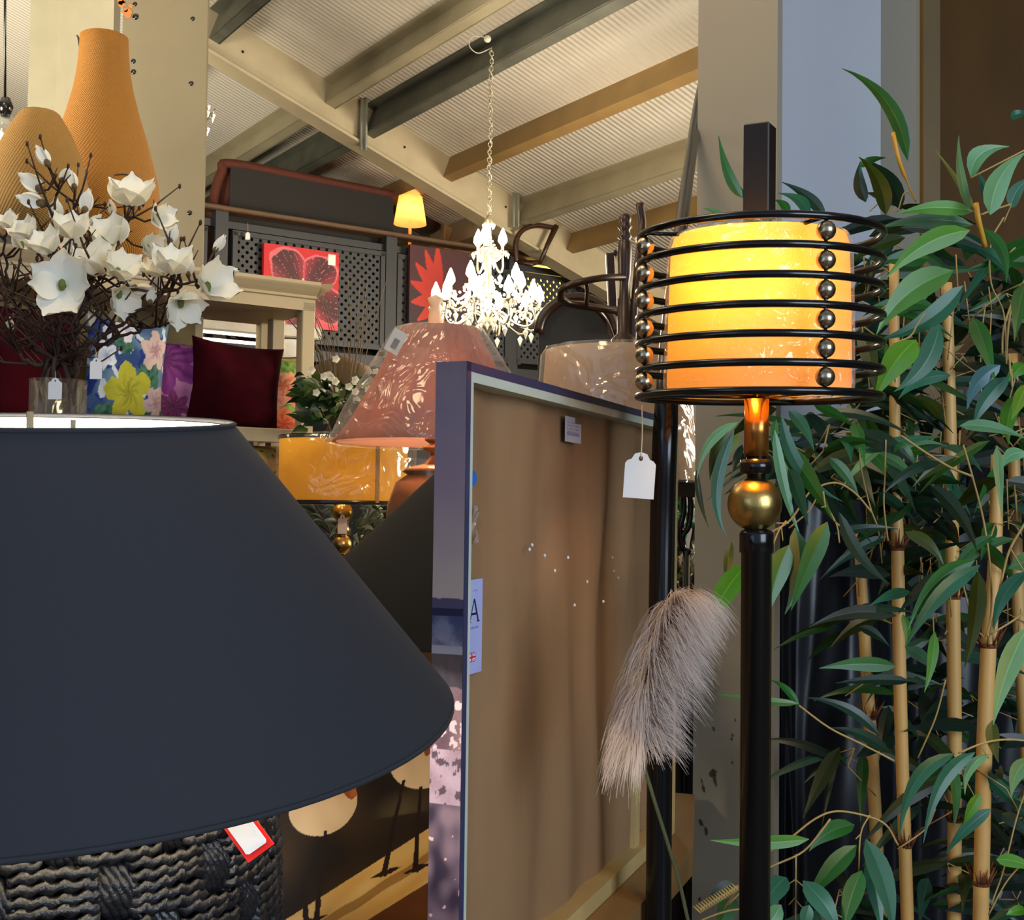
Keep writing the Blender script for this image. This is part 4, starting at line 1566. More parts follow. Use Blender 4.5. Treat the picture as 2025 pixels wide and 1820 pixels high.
# left (near) wrap
m_.grid(lambda u, v: Vector((W0.x + CNn.x * TKc * u, W0.y + CNn.y * TKc * u, TT + (ztc - TT) * v)), 30, 800, lambda u, v: seascape(u * .5, v), True)
m_.grid(lambda u, v: f3(W0, 1, TT + (ztc - TT) * v) + CNn * TKc * (1 - u), 2, 120, lambda u, v: seascape(1 + u * .08, v), True)
m_.grid(lambda u, v: f3(W0, u, ztc) + CNn * TKc * (1 - v), 40, 2, lambda u, v: S(80, 68, 82), True)
# turned-over cloth strip on the back of the frame
for (u0, u1, z0, z1) in ((0, .012, TT, ztc), (0, 1, ztc - .010, ztc)):
    a, b = f3(K0, u0, z0) + CNn * .0006, f3(K0, u1, z0) + CNn * .0006
    c, d = f3(K0, u1, z1) + CNn * .0006, f3(K0, u0, z1) + CNn * .0006
    m_.add([a, b, c, d], [(0, 1, 2, 3)], False, [S(58, 58, 92)] * 4)
m_.build('printed_cloth', M_PAINTG, cv)
M_STRET = mk('pale_pine_bar', S(198, 206, 186), .6, var=.12, nscale=8)
M_STRET2 = mk('warm_pine_bar', S(186, 160, 104), .6, var=.15, nscale=8)
bw = .019
m_ = MB()


def bar(m_, u0, u1, z0, z1, d0=.0, d1=TKc - .004):
    P = [f3(K0, u0, z0), f3(K0, u1, z0), f3(K0, u1, z1), f3(K0, u0, z1)]
    m_.prism([p - CNn * d0 for p in P], -CNn * (d1 - d0))


uw = bw / CL
bar(m_, 0.0015, uw, TT + .001, ztc - .001)
m_.build('stretcher_bar', M_STRET, cv)
m_ = MB()
bar(m_, uw, 1 - uw, ztc - bw * 1.1, ztc - .001)
m_.build('stretcher_bar', M_STRET, cv)
m_ = MB()
bar(m_, 1 - uw * .8, .9985, TT + .001, ztc - .001)
m_.build('stretcher_bar', M_STRET2, cv)
m_ = MB()
bar(m_, uw, 1 - uw * .8, TT + .001, TT + bw * 1.3)
m_.build('stretcher_bar', M_STRET2, cv)
# cloth back with soft ripples
M_CBACK = mk('raw_canvas_back', S(192, 150, 106), .75, var=.2, nscale=7, stretch=(1, 1, .18), bump=.04, bscale=700, trans=.45)
m_ = MB()


def cback(u, v):
    uu = uw + u * (1 - 2 * uw)
    z = TT + bw + v * (ztc - TT - 2 * bw)
    r = .006 * math.sin(u * 34 + 2.5 * nz2(u * 3, v * 1.2, 3) * 2) * (.4 + .6 * abs(nz2(u * 4, v * 2, 8)) * 2) + .008 * nz2(u * 6, v * 1.6, 4)
    return f3(K0, uu, z) - CNn * (TKc - .010 - r)


m_.grid(cback, 160, 50)
m_.build('cloth_back', M_CBACK, cv)


def on_canvas(px, py, d=0.0):
    return hit(px, py, K0 + CNn * (-(TKc - .0115) + d + .006), CNn)


def sticker(name, x0, y0, x1, y1, fn, nu, nv, mat, lab, d=0.004, parent=None):
    a, b = on_canvas(x0, y1, d), on_canvas(x1, y1, d)
    za, zb = on_canvas(x0, y1, d).z, on_canvas(x0, y0, d).z
    a.z = b.z = za
    m_ = MB().grid(lambda u, v: a.lerp(b, u) + Vector((0, 0, (zb - za) * v)), nu, nv, fn, False)
    o = m_.build(name, mat, parent or cv)
    if lab:
        o['label'] = lab
    return o


def label_fn(u, v):
    c = S(176, 180, 226)
    # letter A
    x, y = (u - .42) / .30, (v - .67) / .125
    if -1 < y < 1:
        s1 = abs(x + (1 - y) * .5 - .0)
        s2 = abs(x - (1 - y) * .5 - .0)
        if s1 < .10 or s2 < .17 or (abs(y + .3) < .09 and abs(x) < .62) or (y < -.90 and (abs(abs(x) - 1.0) < .32)):
            c = S(22, 20, 40)
    if abs(v - .487) < .012 and .12 < u < .75 and int(u * 34) % 3:
        c = S(120, 122, 160)
    if abs(v - .88) < .010 and .3 < u < .62 and int(u * 30) % 3:
        c = S(130, 132, 165)
    # union flag
    fx, fy = (u - .30) / .30, (v - .175) / .052
    if abs(fx) < 1 and abs(fy) < 1:
        c = S(40, 60, 150)
        if abs(abs(fx) - abs(fy)) < .30:
            c = S(235, 235, 245)
        if abs(abs(fx) - abs(fy)) < .12:
            c = S(215, 40, 60)
        if abs(fx) < .26 or abs(fy) < .34:
            c = S(235, 235, 245)
        if abs(fx) < .15 or abs(fy) < .20:
            c = S(215, 40, 60)
    return c


sticker('maker_label', 924, 1148, 952, 1336, label_fn, 70, 260, M_PAINT, 'pale lilac label with a letter A and a small union flag')


def label2(u, v):
    c = S(188, 188, 196)
    if v > .78 and u > .62:
        return S(120, 96, 66)
    if .25 < v < .9 and int(v * 16) % 2 == 0 and .12 < u < .85 and nz2(u * 30, v * 20) > -.15:
        c = S(150, 150, 172)
    if .26 < v < .40 and .1 < u < .9:
        c = S(140, 142, 170)
    return c


sticker('barcode_label', 1117, 822, 1149, 873, label2, 40, 60, M_PAINT, 'small grey lilac printed label')
m_ = MB()
b0 = on_canvas(936, 946, .004)
r_ = .0085
m_.add([b0] + [b0 + CD * (r_ * 1.1 * math.cos(2 * PI * i / 20)) + Vector((0, 0, r_ * math.sin(2 * PI * i / 20))) for i in range(20)], [(0, 1 + i, 1 + (i + 1) % 20) for i in range(20)], False)
m_.build('blue_sticker', mk('blue_dot', S(30, 110, 200), .5), cv)
m_ = MB()
rnd = random.Random(8)
for (x, y) in ((1052, 1078), (1047, 1087), (1077, 1099), (1123, 1103), (1211, 1103), (1097, 1129), (1214, 1130), (1222, 1143), (1161, 1151), (1193, 1190), (1136, 1197)):
    p = on_canvas(x, y, .004)
    m_.ball(p, .0022, 6, (1, .6, 1.1))
m_.build('white_staples', mk('white_speck', S(235, 225, 215), .6), cv)
# scrap of clear tape by the near bar
m_ = MB()
m_.grid(lambda u, v: on_canvas(934 + 10 * u + 3 * math.sin(v * 9), 1000 + 75 * v, .006 + .004 * math.sin(v * 14 + u * 5)), 6, 24)
m_.build('tape_scrap', mk_cello('clear_tape', (1, 1, 1, 1), .35, 60, .6, .12), cv)
# lower strut leaning inside at the right (dark second frame edge)
m_ = MB()
bar(m_, .77, .80, TT + bw, TT + .30, .012, TKc - .006)
m_.build('brace', M_STRET2, cv)


# tree painting leaning behind
def tree_art(u, v):
    """round cream tree crowns on dark trunks, golden sloping ground, all generic"""
    c = lerp3(S(22, 15, 8), S(60, 44, 22), .45 + nz2(u * 3, v * 4, 2) * 1.3)
    gl = .12 + .305 * u
    if v < gl:
        c = lerp3(S(222, 176, 90), S(240, 204, 126), .5 + nz2(u * 3, (v - .34 * u) * 14, 4))
        if abs(v - gl + .13 + .02 * nz2(u * 4, 3)) < .022:
            c = lerp3(c, S(150, 106, 44), .8)
    bl = .05 + .27 * (u - .53)
    if v < bl:
        c = lerp3(S(84, 44, 14), S(104, 62, 24), .5 + nz2(u * 3, v * 9, 4))
    if v > .5 and u > .45:
        k = max(0, 1 - abs(u - .80) / .22) * max(0, 1 - abs(v - .52) / .10)
        c = lerp3(c, S(120, 108, 76), .0 + .5 * k)
    for (cx, cy, ru, rv) in ((.28, .605, .215, .135), (.96, .75, .26, .145)):
        d = math.hypot((u - cx) / ru, (v - cy) / rv)
        if d < 1:
            c = lerp3(S(240, 212, 166), S(206, 172, 128), (v - cy) / rv * .5 + .5 + nz2(u * 8, v * 8) * .3)
            if v > cy + rv * (.1 + .3 * nz2(u * 12, v * 12)) + .1 * rv:
                c = lerp3(S(120, 58, 22), S(176, 98, 40), nz2(u * 20, v * 20) + .5)
    for (u0, v0, u1, v1) in ((.30, .49, .255, .03), (.17, .30, .205, .10), (.80, .66, .68, .245), (.92, .62, .895, .235)):
        t = (v - v1) / (v0 - v1)
        if 0 < t < 1:
            x = u1 + (u0 - u1) * t + .006 * nz2(v * 20, u1)
            if abs(u - x) < .011 + .010 * (1 - t) ** 2:
                c = S(28, 15, 8)
        dy = abs(v - v1 - .01 - .12 * (u - u1))
        if dy < .016 * max(0, 1 - abs(u - u1 - .02) / .11) * (1 + .8 * nz2(u * 40, 1)):
            c = S(32, 17, 8)
    return c


pa = at(540, 1700, 1.52)
pb = at(850, 1700, 1.66)
z0_, z1_ = TT, TT + .285
picture('tree_painting', Vector((pa.x - .0, pa.y, z0_)), Vector((pb.x, pb.y, z0_)), Vector((pb.x, pb.y + .04, z1_)), Vector((pa.x, pa.y + .04, z1_)), .02, tree_art, 200, 240,
        'canvas of round cream trees with dark trunks on golden ground, below the navy lampshade')

# ================================================================= LAMPS ON THE TABLE
def lamp_table(Y, name_y=0):
    pass


# second dark lamp
Yd = 2.45
kd = Yd / FPX
dc = at(962, 1242, Yd)
t = thing('table_lamp', 'second very dark coolie lampshade half hidden behind the big canvas', 'lamp', (dc.x, Yd, TT))
ztd = at(962, 940, Yd).z
M_BLKSH = mk('black_linen_shade', S(18, 15, 12), .9, var=.06)
MB().lathe([(.43, dc.z), (.43, dc.z + .004), (.112, ztd)], (dc.x, Yd, 0), n=96, caps=False).build('shade', M_BLKSH, t)
MB().lathe([(.426, dc.z + .001), (.108, ztd - .002)], (dc.x, Yd, 0), n=96, caps=False).build('lining', M_BLKSH, t)
MB().lathe([(.09, TT + .001), (.12, TT + .04), (.14, TT + .16), (.10, TT + .27), (.03, TT + .33), (.015, TT + .40), (.015, ztd - .04), (.001, ztd - .03)], (dc.x, Yd, 0), n=40).build('base', M_BLACK, t)
MB().tube([(dc.x - .11, Yd, ztd - .01), (dc.x + .11, Yd, ztd - .01)], .003, 6).build('shade_carrier', M_BRASS, t)

# rear table / console for the pink and cream lamps
M_CONS = mk('dark_console', S(44, 32, 24), .5, var=.2)
ct = thing('console_table', 'dark console table behind the canvas carrying the pink and cream lamps', 'table', (-.08, 3.15, 0))
MB().box((-.1, 3.18, 1.07), (1.04, .62, .05)).build('tabletop', M_CONS, ct)
for sx in (-.57, .37):
    for sy in (2.92, 3.44):
        MB().box((sx, sy, .525), (.06, .06, 1.05)).build('leg', M_CONS, ct)

M_PINK = mk('pink_pleated_shade', S(166, 96, 66), .8, var=.28, nscale=9, stretch=(1, 1, .2), trans=.45)
M_PINKI = mk('pink_lining', S(226, 168, 140), .8, var=.05, trans=.3)
M_CEL = mk_cello('cellophane', (1, .99, .97, 1), .06, 8, .9, .09)
Yp = 3.0
kp = Yp / FPX
pc = at(866, 877, Yp)
pt_ = at(870, 650, Yp)
t = thing('table_lamp', 'pink pleated coolie lampshade in clear wrapping on a brown urn base', 'lamp', (pc.x, Yp, 1.095))
r0, r1 = 206 * kp, 76 * kp
pl = lambda a, z: 1 + .012 * math.sin(a * 40)
prf = []
for i in range(13):
    v = i / 12
    prf.append((r0 + (r1 - r0) * (v ** .82), pc.z + (pt_.z - pc.z) * v))
MB().lathe(prf, (pc.x, Yp, 0), n=160, caps=False, fn=pl).build('shade', M_PINK, t)
MB().lathe([(r - .006, z) for r, z in prf], (pc.x, Yp, 0), n=80, caps=False).build('lining', M_PINKI, t)
wr = lambda a, z: 1 + .05 * nz2(math.cos(a) * 3, math.sin(a) * 3, z * 9) + .012 * math.sin(a * 13 + z * 20)
prw = [(r0 * 1.02, pc.z - .006)] + [(r + .012 + .022 * math.sin(PI * i / 12), z) for i, (r, z) in enumerate(prf)] + [(r1 * .8, pt_.z + .006)]
MB().lathe(prw, (pc.x, Yp, 0), n=90, caps=False, fn=wr).build('clear_wrapping', M_CEL, t)
M_URN = mk('bronze_glaze_urn', S(150, 108, 70), .22, var=.25, nscale=5, metal=.25)
bodyp = [(48, 1420), (52, 1400), (70, 1300), (92, 1150), (102, 1060), (98, 1000), (82, 955), (60, 940), (70, 934), (60, 926), (28, 918), (16, 905), (15, 895), (30, 890), (30, 884), (14, 880), (26, 872), (26, 866), (10, 860), (9, 820)]
zz = [at(866, y, Yp).z for r, y in bodyp]
lo = zz[0]
PB = [(r * kp, 1.095 + (z - lo) if z < 1.2 and False else z) for (r, y), z in zip(bodyp, zz)]
PB = [q for q in PB if q[1] > 1.10]
PB = [(PB[0][0] * .9, 1.096)] + PB
MB().lathe(PB, (pc.x, Yp, 0), n=56).build('urn_base', M_URN, t)
m_ = MB()
m_.tube([(pc.x, Yp, zz[-1] - .01), (pc.x, Yp, pt_.z)], .005, 8)
m_.build('stem', M_BRASS, t)
MB().ball((pc.x, Yp, pc.z + .10), .035, 16).build('bulb', mk('warm_bulb_pink', S(255, 225, 180), emis=6, ecol=S(255, 215, 160)), t)
lamp('pink_lamp_light', 'POINT', (pc.x, Yp, pc.z + .06), 8, (1, .80, .58), radius=.035)
MB().lathe([(15 * kp, 0), (13 * kp, .03), (9 * kp, .055), (16 * kp, .075), (.001, .085)], (pc.x - .012, Yp, pt_.z), n=20).build('candle_top', mk('cream_finial', S(236, 196, 150), .5), t)
tc_ = at(783, 676, Yp - .12)
tk = thing('barcode_ticket', 'white barcode ticket on the wrapping at the top left of the pink lampshade', 'price tag', tc_)
Rt = Matrix.Rotation(.52, 3, 'Y') @ Matrix.Rotation(.25, 3, 'X')


def bc(u, v):
    if .3 < u < .75 and .18 < v < .62:
        return S(110, 104, 98) if int(v * 60) % 3 else S(190, 184, 172)
    return S(222, 216, 200)


MB().grid(lambda u, v: tc_ + Rt @ Vector(((u - .5) * .036, 0, (v - .5) * .058)), 24, 60, bc, False).build('ticket_card', M_PAINT, tk)

# yellow drum lamp
Yy = 3.62
ky = Yy / FPX
yc = at(678, 994, Yy)
ytp = at(678, 868, Yy)
t = thing('floor_lamp', 'yellow drum lampshade with black trim in clear wrapping on gold ball stem', 'lamp', (yc.x, Yy, 0))
ry = 126 * ky
M_YEL = mk('yellow_satin', S(240, 178, 46), .6, var=.06, nscale=4, trans=.55)
MB().lathe([(ry, yc.z), (ry, ytp.z)], (yc.x, Yy, 0), n=80, caps=False).build('shade', M_YEL, t)
m_ = MB()
for z in (yc.z, ytp.z):
    m_.lathe([(ry + .002, z - .006), (ry + .004, z), (ry + .002, z + .006)], (yc.x, Yy, 0), n=80, caps=False)
m_.build('black_trim', M_BLACK, t)
m_ = MB()
a = math.radians(-52)
for da in (0, .05):
    pass
m_.box((yc.x + (ry + .003) * math.cos(a), Yy + (ry + .003) * math.sin(a), (yc.z + ytp.z) / 2), (.003, .012, ytp.z - yc.z), rotz(a))
m_.build('seam', mk('seam_tape', S(150, 112, 50), .6), t)
wr2 = lambda a, z: 1 + .03 * nz2(math.cos(a) * 3, math.sin(a) * 3, z * 12) + (.09 * max(0, math.cos(a + .2)) ** 3)
MB().lathe([(ry * .9, ytp.z + .012), (ry * 1.03, ytp.z + .002)] + [(ry * 1.05, ytp.z + (yc.z - ytp.z) * i / 8) for i in range(1, 8)] + [(ry * 1.03, yc.z - .004), (ry * .9, yc.z - .008)], (yc.x, Yy, 0), n=80, caps=False, fn=wr2).build('clear_wrapping', mk_cello('cellophane_bright', (1, 1, 1, 1), .09, 7, .9, .03), t)
m_ = MB()
for (y, r) in ((1014, 20), (1049, 15), (1078, 20), (1112, 15)):
    p = at(680, y, Yy)
    m_.ball((yc.x, Yy, p.z), r * ky, 20)
m_.build('gold_balls', M_GOLD, t)
MB().tube([(yc.x, Yy, ytp.z - .01), (yc.x, Yy, 0.03)], .006, 8).build('stem', M_GOLD, t)
MB().lathe([(.14, 0), (.14, .02), (.02, .03)], (yc.x, Yy, 0.0), n=40).build('foot', M_BLACK, t)
MB().tube([(yc.x - ry, Yy, ytp.z - .01), (yc.x + ry, Yy, ytp.z - .01)], .003, 6).build('shade_carrier', M_BLACK, t)
MB().ball((yc.x, Yy, yc.z + .09), .03, 12).build('bulb', mk('warm_bulb_yellow', S(255, 225, 160), emis=6, ecol=S(255, 210, 120)), t)
lamp('yellow_lamp_light', 'POINT', (yc.x, Yy, yc.z + .09), 8, (1, .78, .42), radius=.03)
price_tag(677, 1020, 1056, 18, Yy - .06, at(679, 998, Yy - .06), 'white tag hanging over the gold balls under the yellow lampshade')

# cream wrapped shade
Yc = 3.25
kc_ = Yc / FPX
c0 = at(1218, 950, Yc)
c1 = at(1218, 696, Yc)
t = thing('table_lamp', 'cream tapered lampshade in clear wrapping behind the big canvas', 'lamp', (c0.x, Yc, 1.095))
M_CRM = mk('cream_shade', S(196, 166, 136), .75, var=.12, nscale=6, stretch=(1, 1, .3), trans=.3)
MB().lathe([(158 * kc_, c0.z), (142 * kc_, c1.z)], (c0.x, Yc, 0), n=80, caps=False, fn=lambda a, z: 1 + .006 * math.sin(a * 36)).build('shade', M_CRM, t)
MB().lathe([(140 * kc_, c1.z + .008), (150 * kc_, c1.z - .01), (157 * kc_, (c0.z + c1.z) / 2), (164 * kc_, c0.z - .006)], (c0.x, Yc, 0), n=90, caps=False, fn=wr).build('clear_wrapping', mk_cello('cellophane_cream', (1, .99, .97, 1), .10, 5, 1.0, .08), t)
MB().lathe([(.07, 1.096), (.10, 1.14), (.11, 1.24), (.05, 1.36), (.015, 1.42), (.012, c1.z - .05)], (c0.x, Yc, 0), n=32).build('base', M_URN, t)
MB().tube([(c0.x - 142 * kc_, Yc, c1.z - .01), (c0.x + 142 * kc_, Yc, c1.z - .01)], .003, 6).build('shade_carrier', M_BRASS, t)

# ================================================================= TURNED WOODEN COAT STAND
Yw = 4.1
W = lambda x, y, d=0: at(x, y, Yw + d)
t = thing('coat_stand', 'dark turned wooden coat stand with curved arms behind the ring lamp', 'coat stand', (W(1233, 600).x, Yw, 0))
kw = Yw / FPX
xx = W(1235, 600).x
zf = lambda y: W(1235, y).z
prw_ = [(24, 820), (24, 700), (28, 694), (26, 672), (22, 668), (14, 660), (15, 600), (11, 586), (10, 560), (13, 545), (15, 500), (14, 480), (11, 474), (15, 470), (11, 464), (10, 456), (15, 450), (10, 445), (12, 438), (13, 430), (8, 424), (.5, 421)]
MB().lathe([(r * kw, zf(y)) for r, y in prw_], (xx, Yw, 0), n=20).build('turned_post', M_DWOOD, t)
MB().tube([Vector((xx, Yw, zf(815))), Vector((xx, Yw, .06))], .04, 16).build('lower_post', M_DWOOD, t)
for a in range(3):
    d = Vector((math.cos(a * 2.1), math.sin(a * 2.1), 0))
    MB().tube(smooth_path([Vector((xx, Yw, .3)) + d * .03, Vector((xx, Yw, .2)) + d * .15, Vector((xx, Yw, .02)) + d * .3], 4), .018, 8).build('foot', M_DWOOD, t)
bend = lambda pts, r: MB().tube(smooth_path([W(*p) for p in pts], 6), r * kw, 8)
bend([(1108, 590, .0), (1112, 572, -.05), (1140, 560, -.1), (1190, 550, -.08), (1240, 548, 0)], 7).build('arm', M_DWOOD, t)
bend([(1108, 590, 0), (1125, 600, .05), (1160, 606, .08), (1200, 612, .05), (1233, 616, 0)], 8).build('arm', M_DWOOD, t)
bend([(1160, 562, -.08), (1161, 580, -.02), (1160, 604, .06)], 4).build('spindle', M_DWOOD, t)
bend([(1125, 600, .05), (1165, 604, .2), (1195, 630, .3), (1215, 680, .3)], 6).build('arm', M_DWOOD, t)
m_ = MB()
m_.box(W(1209, 555, .12), (19 * kw, .03, 112 * kw), Matrix.Rotation(-.06, 3, 'Y'), .004)
m_.box(W(1217, 501, .12), (10 * kw, .03, 10 * kw), Matrix.Rotation(.5, 3, 'Y'), .002)
m_.build('flat_arm', M_DWOOD, t)
bend([(1265, 402, .1), (1270, 450, .1), (1262, 520, .05), (1255, 600, 0), (1250, 690, 0)], 8.5).build('arm', M_DWOOD, t)
MB().tube([W(1206, 608, .12), W(1233, 612, 0)], 5 * kw, 6).build('arm', M_DWOOD, t)
# arched dark panel (headboard) behind the stand
Yh = 5.4
H = lambda x, y: at(x, y, Yh)
hb = thing('headboard', 'dark charcoal arched headboard standing behind the coat stand', 'headboard', (H(1150, 700).x, Yh, 0))
cxh = H(1140, 700).x
rh = 76 / FPX * Yh
zh = H(1140, 660).z
arch = [Vector((cxh + rh * math.cos(a), Yh, zh + rh * .95 * math.sin(a))) for a in [PI * i / 24 for i in range(25)]] + [Vector((cxh - rh, Yh, .0)), Vector((cxh + rh, Yh, .0))]
MB().prism(arch, (0, .05, 0)).build('panel', mk('charcoal_fabric', S(52, 52, 54), .8), hb)
m_ = MB()
m_.tube([Vector((p.x, Yh - .01, p.z)) for p in arch[:25]], .022, 8)
m_.build('edge', M_DWOOD, hb)

# ================================================================= RING LAMP
YL = 1.5
kl = YL / FPX
lb = at(1494, 1200, YL)
lx = lb.x
rl = thing('floor_lamp', 'black floor lamp with seven rings round a glowing yellow shade and gold balls', 'lamp', (lx, YL, 0))
hc = at(1500, 630, YL)
Rt = tiltR(-.006, -.040)
O_ = Vector((hc.x, YL, hc.z))
Lp = lambda x, y, z: O_ + Rt @ Vector((x, y, z))
RG = 237 * kl
zs = [(630 - y) * kl for y in (470, 523, 577, 630, 683, 735, 786)]
for z in zs:
    MB().tube([Lp(RG * math.cos(a), RG * math.sin(a), z) for a in [2 * PI * i / 96 for i in range(96)]], .0047, 10, closed=True).build('ring', M_BLACK, rl)
M_BALLG = mk('antique_gold_ball', S(186, 168, 138), .27, metal=1, var=.05)
for ca in (-71.5, -168, 60):
    # column of small balls between the rings
    a = math.radians(ca)
    e = (math.cos(a), math.sin(a))
    for i in range(6):
        z = (zs[i] + zs[i + 1]) / 2
        MB().ball(Lp(e[0] * (RG), e[1] * RG, z), .0112, 20).build('ring_ball', M_BALLG, rl)
    MB().tube([Lp(e[0] * RG, e[1] * RG, zs[0]), Lp(e[0] * RG, e[1] * RG, zs[-1])], .0022, 6).build('ball_rod', M_BLACK, rl)
for (z) in (zs[0], zs[-1]):
    for ca in (-71.5, -168, 60):
        a = math.radians(ca)
        MB().tube([Lp(0, 0, z), Lp(RG * math.cos(a), RG * math.sin(a), z)], .003, 8).build('spoke', M_BLACK, rl)
M_LSHY = mk('translucent_cream_shade', S(240, 190, 112), .7, var=.05, trans=.42)
RSd = 180 * kl
zt, zb = (630 - 470) * kl, (630 - 778) * kl
pf = [(RSd * .985, zb), (RSd, zb + .01), (RSd * .99, (zt + zb) / 2), (RSd * .965, zt - .012), (RSd * .93, zt)]
MB().lathe(pf, O_, Rt, 96, caps=False).build('shade', M_LSHY, rl)
MB().lathe([(RSd * .9, zt + .004)] + [(r * 1.02 + .002, z) for r, z in pf[::-1]] + [(RSd * .92, zb - .004)], O_, Rt, 96, caps=False,
           fn=lambda a, z: 1 + .012 * nz2(math.cos(a) * 5, math.sin(a) * 5, z * 30)).build('clear_wrapping', mk_cello('cellophane_lamp', (1, .98, .95, 1), .07, 14, .8, .10), rl)
MB().ball(Lp(-.030, -.052, .040), .022, 20, (1, 1, 1.2)).build('bulb', mk('warm_lamp_bulb', S(255, 210, 120), emis=8, ecol=S(255, 190, 80)), rl)
lamp('ring_lamp_light', 'POINT', Lp(-.030, -.052, .040), 7, (1, .54, .055), radius=.03)
# square finial and inner rod
f0, f1 = (630 - 425) * kl, (630 - 247) * kl
Rf = Rt @ rotz(math.radians(62))
ms = 52 * kl
MB().box(Lp(0, 0, (zt - .02 + f1) / 2), (ms, ms, f1 - zt + .02), Rf, .0016).build('square_finial', mk('satin_black', S(16, 12, 10), .45, var=.05, spec=.35), rl)
MB().tube([Lp(0, 0, zs[0]), Lp(0, 0, zs[-1])], .006, 10).build('inner_rod', M_BLACK, rl)
V = lambda y: at(1494, y, YL).z
gx = lambda y: Vector((at(1496, y, YL).x, YL, 0))
M_BRSH = mk('warm_brass_tube', S(196, 130, 60), .25, metal=.9, var=.05)
MB().lathe([(24 * kl, V(903)), (24 * kl, V(790))], gx(850), n=32).build('brass_neck', M_BRSH, rl)
MB().lathe([(19 * kl, V(950)), (19 * kl, V(938)), (32 * kl, V(936)), (32 * kl, V(910)), (20 * kl, V(908)), (20 * kl, V(900))], gx(920), n=32).build('black_collar', M_BLACK, rl)
MB().ball(Vector((at(1492.5, 997, YL).x, YL, V(997))), 53.5 * kl, 40).build('gold_ball', M_GOLD, rl)
MB().lathe([(30 * kl, 0.03), (30 * kl, V(1095)), (33.5 * kl, V(1092)), (33.5 * kl, V(1056)), (30 * kl, V(1050)), (20 * kl, V(1046)), (19 * kl, V(1040))], gx(1100), n=40).build('pole', M_BLACK, rl)
MB().lathe([(.15, 0), (.15, .02), (.14, .03), (.001, .032)], gx(1100), n=48).build('foot', M_BLACK, rl)
price_tag(1265, 896, 986, 61, YL - .015, at(1269, 800, YL - .01), 'large blank white tag hanging on a string from the lowest ring', lean=.06)

# second black pole, curving behind the column
Y2 = 1.74
p2 = thing('arched_stand', 'tall glossy black tube stand curving up behind the grey column', 'stand', (at(1310, 1000, Y2).x, Y2, 0))
pts = [at(1304, 2600, Y2), at(1302, 1800, Y2), at(1309, 1100, Y2), at(1318, 800, Y2), at(1330, 600, Y2 + .15), at(1348, 440, Y2 + .38), at(1366, 310, Y2 + .66), at(1380, 215, Y2 + .92), at(1396, 140, Y2 + 1.1), at(1410, 90, Y2 + 1.2)]
pts[0].z = 0.02
pts[0].x = pts[1].x
sp_ = smooth_path(pts, 8)
MB().tube(sp_, [.0182 - .0065 * max(0, min(1, (p.z - 1.6) / .3)) for p in sp_], 20).build('tube', M_BLACK, p2)
MB().lathe([(.12, 0), (.12, .02), (.03, .03)], (pts[0].x, Y2, 0), n=40).build('foot', M_BLACK, p2)

# ================================================================= GREY STEEL COLUMN (right)
YK = 2.42
M_COLG = mk('grey_steel_paint', S(158, 148, 128), .42, var=.03, nscale=2, bump=.03, bscale=60)
M_COLW = mk('pale_grey_web_paint', S(196, 198, 204), .35, var=.03, nscale=2, bump=.03, bscale=40)
a0_ = at(1377, 600, YK + .10)
TK_ = math.radians(43)
fl = 0
for i in range(1, 600):
    fl = i * .001
    if (a0_.x + fl * math.cos(TK_)) / (a0_.y - fl * math.sin(TK_)) > (1534 - 1012.5) / FPX:
        break
a1_ = Vector((a0_.x + fl * math.cos(TK_), a0_.y - fl * math.sin(TK_), 0))
fd = Vector((a1_.x - a0_.x, a1_.y - a0_.y, 0))
fl = fd.length
fd.normalize()
wd = Vector((-fd.y, fd.x, 0))                      # towards the rear flange
# solve web depth so that the rear flange ends at px 1819
bb_ = None
for i in range(1, 800):
    dd = i * .001
    p = Vector((a1_.x, a1_.y, 0)) + wd * dd
    if p.x / p.y > (1819 - 1012.5) / FPX:
        bb_ = dd
        break
bb_ = bb_ or .32
col2 = thing('column', 'grey painted steel section column with chipped paint, right of the centre', 'column', (a0_.x, a0_.y, 0))
O2 = Vector((a0_.x, a0_.y, 0))
HC = 3.6


def slab(m_, u0, u1, v0, v1, z0=0, z1=HC):
    P = [O2 + fd * u0 + wd * v0, O2 + fd * u1 + wd * v0, O2 + fd * u1 + wd * v1, O2 + fd * u0 + wd * v1]
    m_.prism([p + Vector((0, 0, z0)) for p in P], (0, 0, z1 - z0))
    return m_


tf = .019
slab(MB(), 0, fl, 0, tf).build('front_flange', M_COLG, col2)
slab(MB(), 0, fl, bb_ - tf, bb_).build('rear_flange', M_COLG, col2)
slab(MB(), fl / 2 - .005, fl / 2 + .005, tf, bb_ - tf).build('web', M_COLW, col2)
m_ = MB()
rnd = random.Random(4)
for (x, y, rx_, rz_, ro) in ((1412, 1442, 3, 6, .3), (1410, 1530, 9, 8, 0), (1413, 1540, 4, 14, .3), (1391, 1559, 4, 9, .3), (1388, 1545, 2, 6, .3), (1387, 1627, 4, 8, .3), (1397, 1645, 4, 9, .3), (1454, 1425, 2, 4, 0), (1449, 1455, 2, 4, 0), (1448, 1508, 2, 4, 0), (1447, 1462, 2, 3, 0), (1384, 1779, 3, 4, 0), (1369, 1435, 2, 4, 0), (1382, 1412, 1.5, 3, 0)):
    c_ = hit(x, y, O2 - wd * .0012, wd)
    n = 14
    V_ = [c_]
    for i in range(n):
        a = 2 * PI * i / n
        k = rnd.uniform(.6, 1.25)
        ax_, az_ = rx_ * math.cos(a) * k, rz_ * math.sin(a) * k
        V_.append(c_ + fd * ((ax_ + ro * -az_) * YK / FPX) + Vector((0, 0, az_ * YK / FPX)))
    m_.add(V_, [(0, 1 + (i + 1) % n, 1 + i) for i in range(n)], False)
m_.build('paint_chips', mk('bare_steel_chip', S(78, 68, 54), .6), col2)

